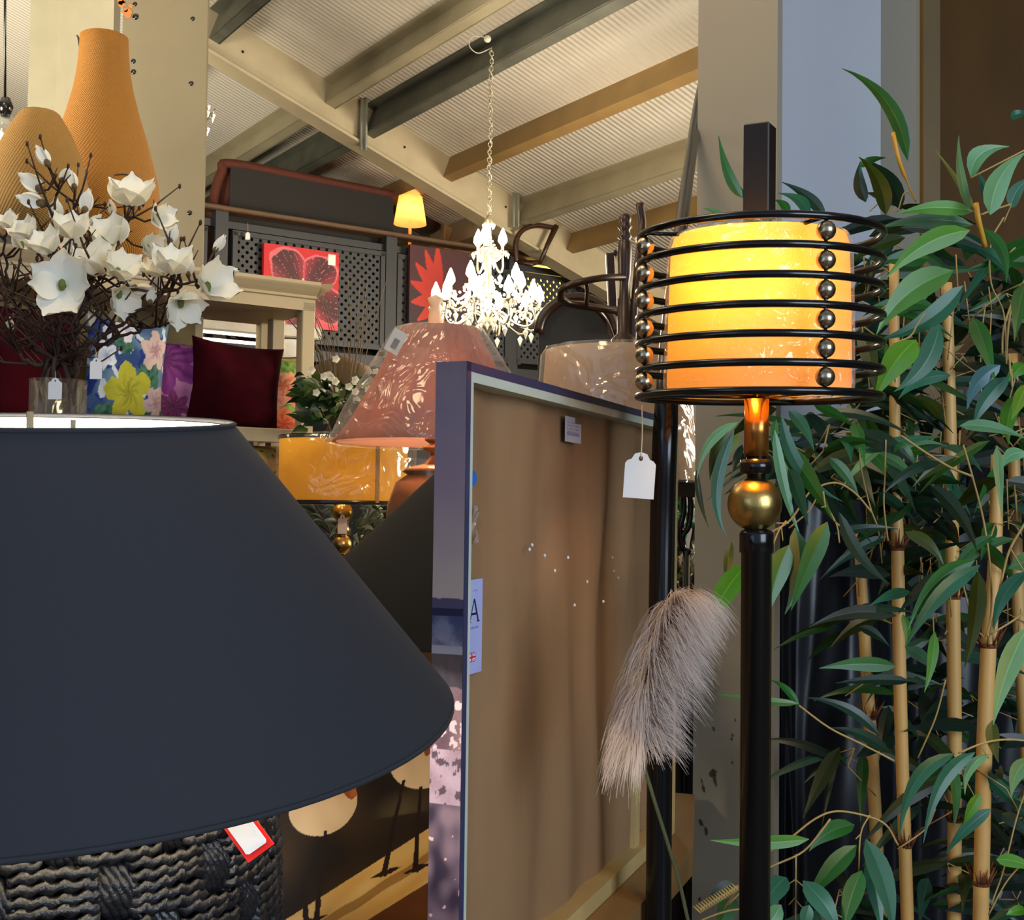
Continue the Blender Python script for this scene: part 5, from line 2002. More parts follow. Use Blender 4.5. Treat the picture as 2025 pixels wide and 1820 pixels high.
# rear plywood board and dark sheeting at the right
M_BOARD = mk('dark_stained_board', S(84, 54, 8), .6, spec=.2, var=.5, nscale=2.2, stretch=(1, 1, .4), bump=.05, bscale=12)
struct(MB().box((2.2, 3.3, 1.9), (2.6, .05, 3.8)), 'wall_board', M_BOARD)
struct(MB().box((1.115, 3.25, 1.9), (.045, .06, 3.8)), 'trim_board_edge', mk('board_batten', S(112, 88, 44), .6, var=.2, nscale=3))
ms_ = mk('black_polythene', S(20, 21, 26), .34, var=.2, nscale=3)
m_ = MB()
shp = smooth_path([at(1546, 1000, 2.46), at(1600, 1000, 2.60), at(1720, 1000, 2.76), at(1860, 1000, 2.86), at(2100, 1000, 3.0), at(2400, 1000, 3.1)], 8)


def sheet(u, v):
    f_ = u * (len(shp) - 1)
    i = min(len(shp) - 2, int(f_))
    p = shp[i].lerp(shp[i + 1], f_ - i)
    e_ = min(1, u * 12)
    return Vector((p.x, p.y + e_ * (.022 * math.sin(u * 46 + 4 * nz2(u * 3, v * 2)) + .03 * nz2(u * 9, v * 3, 2)), .005 + (1.62 + .05 * nz2(u * 6, 1)) * v))


m_.grid(sheet, 200, 50)
o = m_.build('black_sheeting', ms_)
tag(o, 'glossy black plastic sheeting standing in folds behind the bamboo canes', 'sheeting')
# ================================================================= ARTIFICIAL BAMBOO
M_CANE = mk('bamboo_cane', S(214, 166, 94), .45, var=.16, nscale=6, stretch=(1, 1, .3))
M_SHTH = mk('node_sheath', S(112, 60, 26), .8, var=.3, nscale=60)
M_LEAF = mk('bamboo_leaf', (1, 1, 1, 1), .36, var=.22, nscale=12, attr=True, trans=.22)
M_STEM = mk('bamboo_twig', S(176, 146, 84), .6, var=.2, nscale=20)
M_YSTEM = mk('yellow_shoot', S(222, 160, 50), .5)
TEAL, GRN, BRT, DRK, OLV, LTE = S(50, 108, 78), S(48, 108, 40), S(86, 148, 34), S(26, 56, 34), S(62, 76, 20), S(112, 164, 112)
YB = 2.0
bam = thing('artificial_bamboo', 'tall artificial bamboo with tan canes and long green leaves filling the right side', 'artificial plant', (at(1790, 1800, YB).x, YB + .1, 0))
canes = [([(1697, 1040), (1712, 1300), (1728, 1560), (1745, 1900)], 25, 2.32, (1420,)),
         ([(1768, 520), (1770, 900), (1775, 1085), (1781, 1400), (1797, 1900)], 25, 2.12, (1085, 1672)),
         ([(1872, 560), (1878, 800), (1884, 1150), (1888, 1500), (1886, 1900)], 27, 2.20, (1180, 1620)),
         ([(1972, 900), (1967, 1120), (1955, 1280), (1946, 1500), (1938, 1900)], 30, 2.02, (1275, 1745)),
         ([(2002, 700), (2010, 1100), (2030, 1500), (2050, 1900)], 26, 2.4, (1000,))]
rnd = random.Random(21)
for (pp, wpx_, Y, nodes_) in canes:
    pts = smooth_path([at(x, y, Y) for x, y in pp], 8)
    r = wpx_ / FPX * Y / 2
    last = pts[-1].copy()
    pts.append(Vector((last.x, last.y, .18)))
    n = len(pts)
    rs = [r * (.78 + .22 * min(1, i / (n * .5))) for i in range(n)]
    c = MB().tube(pts, rs, 16).build('cane', M_CANE, bam)
    for ny in nodes_:
        m_ = MB()
        p = min(pts, key=lambda q: abs(q.z - at(1800, ny, Y).z))
        p = Vector((p.x, p.y, at(1800, ny, Y).z))
        m_.tube([p + Vector((0, 0, -.004)), p, p + Vector((0, 0, .004))], [r * 1.02, r * 1.12, r * 1.02], 14)
        for k in range(26):
            a = rnd.uniform(0, 2 * PI)
            e_ = Vector((math.cos(a), math.sin(a), 0))
            L = rnd.uniform(.012, .035)
            b = p + e_ * r * .95
            m_.tube([b, b + e_ * L * .5 + Vector((0, 0, L))], [.0022, .0006], 4)
        m_.build('node_sheath', M_SHTH, c)
# pot
MB().lathe([(.11, 0), (.15, .28), (.16, .30), (.145, .30), (.14, .27), (.001, .26)], (at(1790, 1800, YB).x + .05, YB + .2, 0), n=40).build('pot', M_BLACK, bam)


def leaf(m_, b, tip, wid, col, bow=None, flip=0.0, n=9):
    """lance-shaped leaf from b to tip (3D), bow = sideways/downward bulge"""
    d = tip - b
    L = d.length
    bow = bow or Vector((0, 0, .10 * L))
    pts, ws = [], []
    for i in range(n + 1):
        t = i / n
        pts.append(b + d * t + bow * (4 * t * (1 - t)))
        ws.append(wid / 2 * (max(0, math.sin(PI * (t ** .66))) ** 1.05) * (1 - .25 * t) + .0004)
    view = (b - CAMPOS).normalized()
    sd0 = d.cross(view)
    if sd0.length < 1e-6:
        sd0 = Vector((1, 0, 0))
    sd0.normalize()
    q = Matrix.Rotation(flip, 3, d.normalized())
    sds = [(q @ sd0) for _ in pts]
    m_.strip(pts, ws, sds, .18, col)


def jit(c, k=.12):
    f = rnd.uniform(1 - k, 1 + k)
    return (c[0] * f * rnd.uniform(.92, 1.08), c[1] * f, c[2] * f * rnd.uniform(.9, 1.1), 1)


# leaves read from the photograph: base, tip, width, colour, bow (px sideways), depth
LV = [((1795, 318), (1664, 135), 30, GRN, (28, -30), 1.95), ((1795, 318), (1745, 175), 14, DRK, (20, -10), 2.0),
      ((1752, 425), (1698, 310), 36, OLV, (16, -14), 1.95), ((1782, 415), (1716, 318), 34, DRK, (12, -14), 2.0), ((1700, 330), (1752, 312), 16, GRN, (0, -8), 1.95), ((1712, 400), (1702, 318), 26, DRK, (-10, 0), 2.05),
      ((1632, 430), (1546, 360), 24, DRK, (14, -8), 1.9), ((1600, 430), (1538, 382), 24, TEAL, (14, -10), 1.9), ((1560, 428), (1530, 395), 18, GRN, (4, -6), 1.9),
      ((1468, 392), (1421, 268), 22, GRN, (-8, 14), 1.92), ((1480, 395), (1436, 320), 12, TEAL, (-4, 8), 1.95), ((1436, 432), (1391, 412), 13, LTE, (0, -4), 1.88), ((1478, 450), (1450, 442), 16, BRT, (0, 6), 1.9),
      ((1925, 418), (1772, 424), 30, BRT, (0, -14), 1.85), ((1924, 445), (1736, 452), 30, GRN, (0, -18), 1.9), ((1918, 455), (1752, 551), 46, BRT, (-10, -22), 1.82),
      ((1885, 535), (1733, 662), 62, S(98, 150, 70), (-16, -22), 1.80), ((1905, 565), (1738, 672), 44, TEAL, (14, 20), 1.86), ((1812, 672), (1728, 792), 58, BRT, (-6, -14), 1.78), ((1858, 640), (1768, 775), 46, TEAL, (16, 16), 1.84),
      ((1848, 545), (1776, 625), 30, GRN, (0, 10), 1.95), ((1838, 512), (1738, 518), 36, GRN, (0, -8), 1.93), ((1790, 470), (1680, 520), 28, OLV, (0, -12), 1.98), ((1800, 500), (1730, 530), 24, DRK, (0, -8), 2.0),
      ((1918, 415), (1896, 268), 18, LTE, (-8, 0), 1.85), ((1925, 412), (1849, 296), 12, S(128, 140, 60), (8, 8), 1.9), ((1920, 352), (1996, 290), 40, LTE, (-22, -22), 1.84), ((1958, 425), (2030, 300), 46, LTE, (-16, -18), 1.8), ((1998, 412), (2040, 350), 30, TEAL, (-8, -8), 1.9), ((1962, 402), (1935, 340), 20, TEAL, (-6, 0), 1.98),
      ((1945, 452), (1990, 560), 24, GRN, (16, -8), 1.88), ((1930, 490), (1998, 558), 22, TEAL, (10, -12), 1.9), ((1998, 230), (2040, 222), 18, TEAL, (0, -4), 1.9),
      ((1978, 722), (1912, 810), 34, S(70, 110, 110), (-8, -14), 1.8), ((1995, 745), (1925, 846), 34, TEAL, (-8, -6), 1.84), ((1898, 842), (2030, 868), 26, LTE, (6, -12), 1.8), ((1880, 742), (1776, 790), 28, TEAL, (-6, -18), 1.85), ((1862, 830), (1800, 782), 24, OLV, (14, -8), 1.92),
      ((2030, 720), (1985, 760), 30, BRT, (0, -8), 1.9), ((2010, 780), (1995, 880), 34, BRT, (-10, 0), 1.88), ((2030, 760), (2000, 830), 28, S(110, 150, 40), (0, 0), 1.86), ((2030, 895), (1980, 930), 28, LTE, (-6, -14), 1.75),
      ((1545, 822), (1666, 992), 27, TEAL, (-26, 24), 1.86), ((1560, 812), (1610, 892), 24, TEAL, (8, -10), 1.9), ((1532, 850), (1582, 1060), 22, LTE, (-8, 10), 1.84), ((1535, 830), (1535, 905), 16, GRN, (-4, 0), 1.92),
      ((1460, 835), (1378, 948), 20, LTE, (-22, -16), 1.86), ((1378, 930), (1402, 1045), 12, OLV, (-6, 0), 1.86), ((1452, 850), (1436, 1062), 26, TEAL, (-34, 16), 1.84), ((1440, 855), (1404, 950), 24, OLV, (-8, -6), 1.88), ((1465, 860), (1412, 945), 22, S(104, 128, 40), (-2, -10), 1.9), ((1468, 880), (1446, 940), 16, DRK, (0, 0), 1.93),
      ((1446, 1070), (1438, 1168), 18, OLV, (-6, 0), 1.8), ((1478, 1115), (1390, 1266), 46, BRT, (-6, -10), 1.72), ((1560, 1078), (1520, 1214), 46, GRN, (-8, 0), 1.78), ((1572, 1044), (1552, 1215), 40, TEAL, (20, 0), 1.8), ((1636, 1032), (1564, 1208), 42, GRN, (-2, -4), 1.76), ((1520, 1090), (1512, 1200), 28, TEAL, (0, 0), 1.86),
      ((1660, 1014), (1760, 1156), 26, DRK, (-12, 14), 1.84), ((1590, 930), (1660, 1000), 22, DRK, (10, -8), 2.0), ((1640, 905), (1700, 990), 24, GRN, (8, -8), 1.95), ((1690, 860), (1810, 920), 40, DRK, (4, -16), 1.96), ((1770, 880), (1812, 920), 30, GRN, (4, -6), 1.93),
      ((1862, 915), (1746, 978), 22, DRK, (-6, -18), 1.9), ((1840, 960), (1932, 1090), 30, DRK, (16, -10), 1.9), ((1790, 1052), (1868, 1124), 26, OLV, (8, -14), 1.92), ((1650, 1056), (1776, 1046), 18, DRK, (0, -8), 2.0),
      ((1928, 1108), (1795, 1246), 34, GRN, (-16, -26), 1.88), ((1938, 1118), (1790, 1282), 36, TEAL, (-14, -22), 1.84), ((1880, 1130), (1776, 1215), 30, DRK, (-8, -12), 1.95), ((1935, 1130), (1907, 1322), 36, OLV, (10, 0), 1.82), ((1785, 1215), (1790, 1280), 16, GRN, (8, 0), 1.92), ((1800, 1170), (1720, 1198), 22, TEAL, (0, -8), 1.94),
      ((1772, 1318), (1620, 1322), 30, GRN, (0, -8), 1.86), ((1800, 1348), (1652, 1352), 22, DRK, (0, -6), 1.95), ((1848, 1250), (1828, 1370), 22, BRT, (8, 0), 1.9), ((1790, 1280), (1850, 1330), 26, TEAL, (6, -6), 1.95), ((1700, 1240), (1760, 1280), 20, DRK, (0, -8), 2.0),
      ((2032, 1240), (1964, 1434), 44, LTE, (-6, -6), 1.78), ((2030, 1130), (1965, 1250), 30, TEAL, (-14, -10), 1.86), ((1962, 1425), (1975, 1510), 26, OLV, (-6, 0), 1.8),
      ((1888, 1490), (1778, 1662), 30, TEAL, (-24, -34), 1.76), ((1928, 1488), (1826, 1668), 28, TEAL, (-20, -34), 1.78), ((1955, 1492), (1908, 1572), 22, LTE, (-12, -12), 1.78), ((1938, 1570), (1905, 1632), 22, BRT, (-4, 0), 1.85), ((1880, 1500), (1885, 1640), 20, GRN, (8, 0), 1.9),
      ((1580, 1396), (1524, 1346), 14, GRN, (4, -10), 1.74), ((1580, 1392), (1416, 1372), 16, S(90, 130, 60), (0, 6), 1.72), ((1740, 1455), (1590, 1380), 22, DRK, (10, -22), 1.9), ((1760, 1490), (1640, 1440), 24, DRK, (6, -14), 1.98),
      ((1690, 1632), (1600, 1684), 36, GRN, (-4, -10), 1.76), ((1600, 1660), (1404, 1662), 26, BRT, (0, 6), 1.74), ((1694, 1672), (1592, 1790), 38, GRN, (-6, -6), 1.74), ((1556, 1736), (1505, 1820), 48, TEAL, (-6, -10), 1.72), ((1588, 1742), (1660, 1850), 44, TEAL, (10, -6), 1.72), ((1545, 1790), (1500, 1850), 34, LTE, (0, 0), 1.7), ((1704, 1722), (1668, 1850), 40, GRN, (-4, 0), 1.72), ((1712, 1660), (1766, 1850), 44, TEAL, (14, 0), 1.73), ((1718, 1700), (1744, 1850), 34, S(50, 110, 80), (6, 0), 1.75), ((1455, 1780), (1420, 1850), 40, GRN, (-4, -8), 1.8), ((1450, 1745), (1390, 1800), 30, DRK, (0, -6), 1.85), ((1600, 1790), (1590, 1850), 26, TEAL, (0, 0), 1.7), ((1630, 1770), (1640, 1850), 26, DRK, (0, 0), 1.85),
      ((2040, 1500), (2000, 1576), 34, LTE, (-6, -8), 1.7), ((2030, 1800), (1990, 1810), 20, BRT, (0, 0), 1.8), ((1970, 1700), (2060, 1726), 26, BRT, (0, -8), 1.85), ((1960, 1600), (1870, 1690), 26, TEAL, (-10, -10), 1.85), ((1980, 1610), (2040, 1660), 26, DRK, (0, -8), 1.9)]
m_ = MB()
tw = MB()
for (b, tp, w_, col, (bx, by), Y) in LV:
    B_ = at(b[0], b[1], Y)
    T_ = at(tp[0], tp[1], Y - rnd.uniform(-.02, .05))
    bw_ = Vector((bx / FPX * Y, rnd.uniform(-.01, .01), -by / FPX * Y)) * .8
    leaf(m_, B_, T_, w_ / FPX * Y * 1.05, jit(col, .08), bw_, rnd.uniform(-.35, .35))
m_.build('foliage', M_LEAF, bam)
# branches read from the photograph
BR_ = [([(1430, 1800), (1500, 1704), (1560, 1660), (1612, 1620), (1655, 1605), (1712, 1614), (1752, 1632), (1776, 1672)], 1.78, 5), ([(1440, 1790), (1505, 1726), (1580, 1690), (1612, 1660), (1642, 1620)], 1.76, 5),
       ([(1720, 1612), (1702, 1650), (1698, 1732)], 1.77, 4), ([(1702, 1650), (1692, 1660)], 1.77, 3), ([(1574, 1690), (1573, 1830)], 1.75, 4), ([(1573, 1740), (1590, 1755)], 1.75, 3), ([(1573, 1740), (1558, 1750)], 1.75, 3), ([(1573, 1780), (1588, 1797)], 1.75, 3), ([(1573, 1775), (1560, 1790)], 1.75, 3),
       ([(1580, 1396), (1640, 1440), (1700, 1470), (1768, 1505)], 1.8, 5), ([(1500, 1066), (1562, 1030), (1600, 975), (1650, 955), (1690, 975), (1725, 1015)], 1.84, 5), ([(1560, 1045), (1600, 1010), (1622, 970)], 1.9, 4),
       ([(1628, 972), (1634, 1008), (1650, 1030), (1660, 1040)], 1.82, 4), ([(1640, 1010), (1655, 1040), (1660, 1074)], 1.82, 4), ([(1636, 1000), (1624, 1004)], 1.82, 3), ([(1555, 1030), (1540, 1050), (1528, 1080)], 1.78, 4), ([(1545, 1040), (1548, 1070)], 1.78, 3), ([(1535, 1035), (1560, 1035)], 1.78, 3),
       ([(1782, 862), (1830, 895), (1880, 925), (1922, 942)], 1.86, 6), ([(1905, 880), (1925, 950), (1945, 1030), (1958, 1120), (1960, 1210), (1950, 1260)], 1.9, 5), ([(2030, 1030), (1998, 1085), (1985, 1130), (1965, 1220), (1955, 1275)], 1.88, 6), ([(1998, 1085), (2025, 1130)], 1.86, 4),
       ([(1700, 860), (1702, 920), (1720, 1000), (1735, 1040)], 1.95, 4), ([(1752, 870), (1750, 940), (1748, 1000), (1756, 1070)], 1.94, 4), ([(1890, 1100), (1908, 1170), (1925, 1235), (1945, 1260)], 1.88, 4), ([(1958, 1255), (2000, 1230), (2035, 1205)], 1.85, 5),
       ([(1895, 1490), (1945, 1470), (1990, 1463), (2035, 1466)], 1.78, 5), ([(1940, 1475), (1955, 1500)], 1.78, 3), ([(1815, 1500), (1850, 1420), (1870, 1345)], 1.92, 4), ([(1960, 1790), (1985, 1720), (2010, 1620), (2030, 1560)], 1.88, 4), ([(1955, 1810), (1990, 1745), (2030, 1700)], 1.86, 4), ([(1775, 1680), (1830, 1640), (1850, 1600)], 1.9, 4),
       ([(1985, 430), (1960, 480), (1960, 560), (1985, 620), (1990, 720)], 1.9, 4), ([(2035, 540), (2005, 590), (1985, 650), (1982, 700)], 1.88, 5), ([(2010, 560), (1995, 640), (1990, 720)], 1.92, 5), ([(2030, 470), (1996, 500)], 1.88, 4), ([(1920, 352), (2040, 290)], 1.84, 4), ([(1940, 425), (1965, 415), (2000, 404)], 1.88, 5), ([(2000, 405), (1985, 440)], 1.88, 3), ([(1765, 680), (1800, 665), (1815, 640), (1830, 620)], 1.82, 4), ([(1855, 676), (1900, 715), (1942, 745)], 1.86, 3), ([(1835, 700), (1845, 640)], 1.9, 3), ([(1775, 420), (1790, 380), (1812, 398)], 1.95, 3), ([(2000, 730), (2002, 770)], 1.82, 5), ([(1996, 700), (1998, 745)], 1.82, 5), ([(1720, 418), (1738, 395), (1725, 345)], 1.97, 3), ([(1500, 1800), (1450, 1800), (1400, 1815), (1360, 1835)], 1.72, 5)]
for (pp, Y, w_) in BR_:
    pts = smooth_path([at(x, y, Y) for x, y in pp], 5)
    MB().tube(pts, w_ * .42 / FPX * Y, 6).build('branch', M_STEM, bam)
for k in range(16):
    x = 1385 + k * 5
    y = 1806 - k * 3
    p = at(x, y, 1.72)
    for s_ in (-1, 1):
        tw.tube([p, p + Vector((.006 * s_ - .004, 0, .009))], [.0022, .0012], 4)
tw.build('twiglets', M_STEM, bam)['kind'] = 'stuff'
ys = MB()
ys.tube(smooth_path([at(1766, 262, 1.95), at(1776, 310, 1.95), at(1788, 345, 1.96), at(1812, 400, 1.97)], 4), [.0038] * 5 + [.0036] * 4 + [.0016] * 4, 6)
ys.build('yellow_shoot', M_YSTEM, bam)
ys = MB()
ys.tube(smooth_path([at(1930, 402, 1.86), at(1936, 440, 1.86), at(1948, 488, 1.88)], 4), .0045, 6)
ys.build('yellow_shoot', M_YSTEM, bam)
# background foliage tiers, generated
m_ = MB()
tw = MB()
rnd = random.Random(33)


def cluster(px, py, Y, n, L, down=.6, cols=(S(16, 38, 24), S(20, 46, 30), S(42, 52, 14), S(30, 72, 26), S(34, 74, 52))):  # default leaf colours darkened to stand in for shade inside the plant
    c = at(px, py, Y)
    for k in range(n):
        a = rnd.uniform(0, 2 * PI)
        d = Vector((math.cos(a), .6 * math.sin(a), -down * rnd.uniform(.1, 1.5) + rnd.uniform(-.1, .4))).normalized()
        l = L * rnd.uniform(.6, 1.2)
        b = c + Vector((rnd.uniform(-.05, .05), rnd.uniform(-.05, .05), rnd.uniform(-.05, .05)))
        leaf(m_, b, b + d * l, rnd.uniform(.016, .034), jit(rnd.choice(cols), .2), Vector((0, 0, l * rnd.uniform(.02, .14))), rnd.uniform(-.9, .9), 7)
        if k % 3 == 0:
            tw.tube([c, b], .0014, 4)
            tw.tube([b, b - d * .05 + Vector((0, 0, -.04))], .0012, 4)


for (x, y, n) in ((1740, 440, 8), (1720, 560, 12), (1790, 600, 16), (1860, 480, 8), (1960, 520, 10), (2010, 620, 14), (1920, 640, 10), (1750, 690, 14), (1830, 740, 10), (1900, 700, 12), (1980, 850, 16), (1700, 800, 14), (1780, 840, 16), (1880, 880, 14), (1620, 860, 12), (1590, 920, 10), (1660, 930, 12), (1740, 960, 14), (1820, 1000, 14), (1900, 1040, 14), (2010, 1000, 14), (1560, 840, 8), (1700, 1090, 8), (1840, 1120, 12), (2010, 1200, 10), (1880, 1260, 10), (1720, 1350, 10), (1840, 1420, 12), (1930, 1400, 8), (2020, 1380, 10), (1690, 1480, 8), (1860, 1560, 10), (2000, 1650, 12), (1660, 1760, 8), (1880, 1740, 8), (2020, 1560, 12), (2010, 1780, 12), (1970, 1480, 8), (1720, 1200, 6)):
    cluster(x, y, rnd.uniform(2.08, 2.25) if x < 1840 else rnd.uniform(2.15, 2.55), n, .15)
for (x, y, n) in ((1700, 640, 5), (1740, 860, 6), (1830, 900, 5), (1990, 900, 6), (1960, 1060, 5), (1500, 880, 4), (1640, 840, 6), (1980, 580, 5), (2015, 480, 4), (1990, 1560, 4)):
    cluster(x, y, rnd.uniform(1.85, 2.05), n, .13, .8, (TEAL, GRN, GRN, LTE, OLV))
# fine vertical twigs
for k in range(70):
    x, y = rnd.uniform(1690, 2025), rnd.uniform(560, 1300)
    p = at(x, y, rnd.uniform(2.0, 2.4))
    tw.tube([p, p + Vector((rnd.uniform(-.012, .012), 0, rnd.uniform(.04, .10)))], .0013, 4)
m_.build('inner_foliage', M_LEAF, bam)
tw.build('fine_twigs', M_STEM, bam)['kind'] = 'stuff'

# ================================================================= PAMPAS PLUME
YG = 1.36
pg = thing('pampas_stem', 'feathery pale pampas plume on a thin green stem in front of the canvas back', 'dried grass', at(1340, 1735, YG))
sp1 = smooth_path([at(1345, 1750, YG + .02), at(1318, 1660, YG + .01), at(1290, 1570, YG), at(1270, 1495, YG), at(1268, 1420, YG), at(1284, 1320, YG), at(1305, 1240, YG), at(1328, 1188, YG)], 8)
last = sp1[0]
MB().tube([Vector((last.x + .05, last.y + .05, TT - .3)), Vector((last.x + .02, last.y + .02, last.z - .08))] + sp1, .0021, 8).build('stem', mk('green_stem', S(70, 72, 44), .6), pg)
M_HAIR = mk('pampas_hair', S(214, 196, 184), .8, var=.12, nscale=30, trans=.35)
m_ = MB()
rnd = random.Random(77)
ax = sp1[24:]
na = len(ax)
for k in range(5200):
    t = rnd.random()
    i = min(na - 2, int(t * (na - 1)))
    f = t * (na - 1) - i
    b = ax[i].lerp(ax[i + 1], f)
    T_ = (ax[i + 1] - ax[i]).normalized()
    a = rnd.uniform(0, 2 * PI)
    side = Vector((math.cos(a), math.sin(a), 0))
    # left hairs mostly low on the plume, right hairs over the upper part
    if side.x < 0 and t > .42 and rnd.random() < .8:
        side.x = abs(side.x)
    L = rnd.uniform(.040, .092) * (1 if side.x > 0 else .85) * (1 - .3 * t * (side.x < 0))
    if side.x > 0 and t < .3:
        L *= .8
    q = [b]
    d = (T_ * .5 + side * .72 + Vector((rnd.uniform(-.2, .2), 0, rnd.uniform(-.15, .3)))).normalized() if side.x > 0 else (T_ * .1 + side * 1.0 + Vector((0, 0, rnd.uniform(-.3, .3)))).normalized()
    p = b.copy()
    ns = 4
    for s_ in range(ns):
        p = p + d * (L / ns)
        d = (d + Vector((0.02, 0, -.55 if side.x > 0 else -.85)) + Vector((rnd.uniform(-.12, .12), rnd.uniform(-.12, .12), 0))).normalized()
        q.append(p)
    w0 = .00042
    V, F = [], []
    sd = Vector((1, 0, 0)) if abs(d.x) < .7 else Vector((0, 0, 1))
    for s_, p in enumerate(q):
        ww = w0 * (1 - .8 * s_ / ns)
        V += [p - sd * ww, p + sd * ww]
    for s_ in range(ns):
        F.append((2 * s_, 2 * s_ + 1, 2 * s_ + 3, 2 * s_ + 2))
    m_.add(V, F)
o = m_.build('plume', M_HAIR, pg)

# ================================================================= BACKGROUND CLUTTER
# leafy potted plant and dry twigs between the shelving and the pink lampshade
def bush(name, lab, c, r, n, cols, L=.07, W_=.03, group=None, pot=None, cat='plant', flowers=None, potz=None):
    t = thing(name, lab, cat, (c.x, c.y, c.z), group)
    m_ = MB()
    for k in range(n):
        a, e_ = rnd.uniform(0, 2 * PI), rnd.uniform(-.9, 1)
        rr = r * rnd.uniform(.2, 1)
        b = c + Vector((rr * math.cos(a), rr * math.sin(a) * .8, rr * e_))
        d = (Vector((math.cos(a), math.sin(a), rnd.uniform(-.6, .8)))).normalized()
        leaf(m_, b, b + d * L * rnd.uniform(.6, 1.2), W_ * rnd.uniform(.7, 1.2), jit(rnd.choice(cols), .25), Vector((0, 0, L * .1)), rnd.uniform(-1, 1), 5)
    m_.build('leaves', M_LEAF, t)
    m_ = MB()
    for k in range(12):
        a = rnd.uniform(0, 2 * PI)
        m_.tube(smooth_path([c + Vector((0, 0, -r * 1.6)), c + Vector((.3 * r * math.cos(a), .3 * r * math.sin(a), -.4 * r)), c + Vector((r * .8 * math.cos(a), r * .8 * math.sin(a), rnd.uniform(-.3, .8) * r))], 3), .003, 5)
    m_.build('stems', M_TWIG, t)
    if flowers:
        for k in range(flowers):
            m_ = MB()
            a = rnd.uniform(0, 2 * PI)
            p = c + Vector((r * rnd.uniform(.3, 1.1) * math.cos(a), r * .8 * math.sin(a) - .02, r * rnd.uniform(-.2, 1.1)))
            for j in range(5):
                an = 2 * PI * j / 5
                petal(m_, p, Vector((math.cos(an), -.5, math.sin(an))), Vector((0, -1, 0)), .022, .009, .2)
            m_.build('flower', M_PETAL, t)
    pz = c.z - r * 1.9
    MB().lathe([(r * .34, pz), (r * .48, pz + r * .7), (r * .43, pz + r * .7), (r * .3, pz + r * .2), (.001, pz + r * .2)], (c.x, c.y, 0), n=24).build('pot', pot or M_BEIGE, t)
    return t, pz


def pedestal(lab, x, y, z, w_=.3, name='plinth'):
    o = MB().box((x, y, z / 2), (w_, w_, z), None, .005).build(name, M_CHAR)
    tag(o, lab, 'plinth')


GB = (S(40, 66, 34), S(58, 86, 40), S(28, 50, 32), S(96, 116, 60))
c = at(668, 800, 5.0)
bush('potted_plant', 'dark leafy plant with tiny white flowers between the shelving and the pink lampshade', c, .16, 170, GB, .08, .045, flowers=26)
pedestal('charcoal plinth under the white flowered plant', c.x, c.y, c.z - .16 * 1.9)
c = at(690, 1035, 4.4)
bush('potted_plant', 'grey green plant behind the gold balls of the yellow lamp', c, .17, 130, (S(84, 96, 70), S(50, 62, 40), S(110, 116, 92)), .09, .02)
pedestal('charcoal plinth under the grey green plant', c.x, c.y, c.z - .17 * 1.9)
c = at(765, 1010, 5.1)
bush('potted_plant', 'dark bushy plant behind the right end of the yellow lampshade', c, .2, 170, (S(30, 50, 24), S(60, 80, 40), S(24, 34, 20)), .07, .03, flowers=8)
pedestal('charcoal plinth under the dark bushy plant', c.x, c.y, c.z - .2 * 1.9)
c = at(832, 1300, 3.0)
c = at(838, 1310, 2.95)
# twigs spraying above the white flowered plant
tt = at(672, 800, 5.35)
t = thing('dry_twigs', 'bunch of thin dry twigs rising in front of the grey panel', 'dried branches', tt)
m_ = MB()
for k in range(26):
    x = rnd.uniform(-.26, .26)
    L = rnd.uniform(.3, .62)
    m_.tube(smooth_path([tt + Vector((x * .2, 0, -.1)), tt + Vector((x * .5, 0, L * .5)), tt + Vector((x - .05, rnd.uniform(-.1, .1), L))], 3), [.0025] * 3 + [.0018] * 3 + [.001], 4)
m_.build('twigs', mk('straw_twig', S(120, 105, 80), .7), t)
MB().lathe([(.05, -.4), (.07, -.3), (.05, -.12), (.06, -.1), (.001, -.12)], tt, n=20).build('jar', M_BLACK, t)
pedestal('charcoal plinth under the jar of dry twigs', tt.x, tt.y, tt.z - .4, .2)
# brown cushion-like bag beside
bg = at(676, 775, 5.75)
o = MB().lathe([(.06, -.14), (.17, -.06), (.19, .02), (.13, .12), (.03, .17)], bg, n=24).build('wicker_basket', mk('dull_wicker', S(96, 72, 40), .8, var=.3, nscale=30))
tag(o, 'dull brown rounded basket behind the white flowered plant', 'basket')
pedestal('charcoal plinth under the dull brown basket', bg.x, bg.y, bg.z - .14, .26)

# low shelving seen under the dark lampshade, with white cards
ls = at(810, 1265, 3.6)
t = thing('low_shelf', 'low dark shelf with pale boards glimpsed beneath the second dark lampshade', 'shelf', (ls.x, ls.y, 0))
for y in (1268, 1300):
    z = at(810, y, 3.6).z
    MB().box((ls.x, 3.75, z), (.5, .3, .015)).build('shelf_board', M_BEIGE, t)
for sx in (-.24, .24):
    MB().box((ls.x + sx, 3.86, at(810, 1262, 3.6).z / 2), (.03, .06, at(810, 1262, 3.6).z)).build('post', M_CHAR, t)
MB().box((ls.x, 3.9, .55), (.48, .02, 1.08)).build('back', M_DARK, t)
for (x, y, w_, h_, lab) in ((796, 1281, 26, 26, 'white paper bag on the lower board of the low shelf'), (815, 1258, 16, 13, 'small pale box on the low shelf, left'), (843, 1258, 18, 14, 'small pale box on the low shelf, right')):
    p = at(x, y, 3.6)
    o = MB().box((p.x, p.y + .02, p.z), (w_ / FPX * 3.6, .04, h_ / FPX * 3.6), rotz(.1)).build('paper_bag' if h_ > 20 else 'small_box', M_TAG)
    tag(o, lab, 'bag' if h_ > 20 else 'box')
c = at(832, 1316, 3.1)
bush('potted_plant', 'small yellow green conifer sprig beneath the second dark lampshade', c, .07, 150, (S(120, 116, 50), S(84, 88, 40), S(140, 130, 70)), .03, .010)
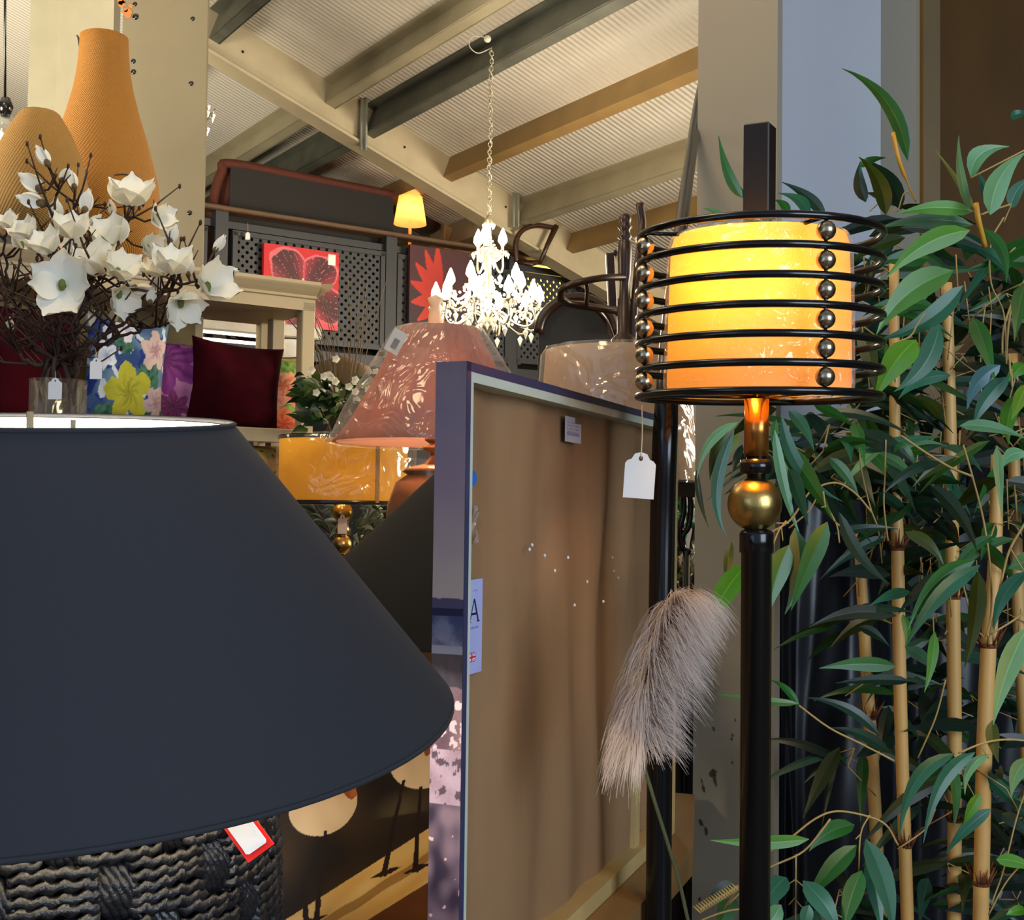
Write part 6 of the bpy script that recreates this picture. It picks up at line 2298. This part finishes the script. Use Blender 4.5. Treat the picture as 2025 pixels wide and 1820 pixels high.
# ---- through the gap right of the canvas
Yq = 3.3
ir = thing('scrolled_iron_stand', 'black scrolled iron stand seen in the gap between canvas and column', 'stand', at(1357, 1090, Yq))
P = lambda x, y: at(x, y, Yq)
MB().box((at(1357, 965, Yq).x, Yq, at(1357, 965, Yq).z), (.05, .05, .05)).build('post_top', M_BLACK, ir)
MB().tube(smooth_path([P(1356, 960), P(1366, 990), P(1362, 1040), P(1350, 1060), P(1352, 1085), P(1366, 1092)], 6), .008, 8).build('scroll', M_BLACK, ir)
MB().tube(smooth_path([P(1350, 960), P(1352, 1010), P(1344, 1050), P(1348, 1090)], 6), .008, 8).build('scroll', M_BLACK, ir)
MB().tube([P(1357, 1090), Vector((P(1357, 1090).x, Yq, 0.0))], .01, 8).build('leg', M_BLACK, ir)
c = at(1360, 1020, 3.9)
bush('potted_plant', 'bright green fern glimpsed behind the scrolled iron stand', c, .11, 120, (S(40, 130, 60), S(60, 160, 90)), .08, .016)
pedestal('charcoal plinth under the bright green fern', c.x, c.y, c.z - .11 * 1.9, .22)
c = at(1358, 1130, 3.5)
bush('potted_plant', 'olive mossy plant low in the gap between canvas and column', c, .09, 160, (S(90, 100, 40), S(60, 74, 30)), .05, .012)
pedestal('charcoal plinth under the olive mossy plant', c.x, c.y, c.z - .09 * 1.9, .22)
o = MB().box((at(1362, 1400, 3.75).x, 3.75, .58), (.2, .04, 1.16)).build('dark_gap_panel', M_DARK)  # plain dark panel filling the gap
tag(o, 'near black panel filling the gap between canvas and column', 'screen')
# stock behind: dark cupboards below the mezzanine
for (x, Y, w_, h_, lab) in ((890, 6.0, .8, 1.72, 'dark cupboard far back behind the pink lampshade'), (560, 6.9, 1.0, 1.5, 'dark cupboard far back behind the shelving unit'), (1290, 6.7, .8, 1.9, 'dark cupboard far back behind the coat stand')):
    p = at(x, 1000, Y)
    cb = thing('cupboard', lab, 'cupboard', (p.x, Y, 0))
    MB().box((p.x, Y, h_ / 2), (w_, .4, h_), RW, .008).build('body', M_CHAR, cb)
    for s_ in (-1, 1):
        d_ = MB().box(Vector((p.x, Y, h_ / 2)) + A3 * (s_ * w_ / 4) + NB * .21, (w_ / 2 - .02, .02, h_ - .1), RW, .004).build('door', M_MEZZ, cb)
        MB().ball(Vector((p.x, Y, h_ / 2)) + A3 * (s_ * .05) + NB * .235, .015, 10).build('knob', M_BRASS, d_)
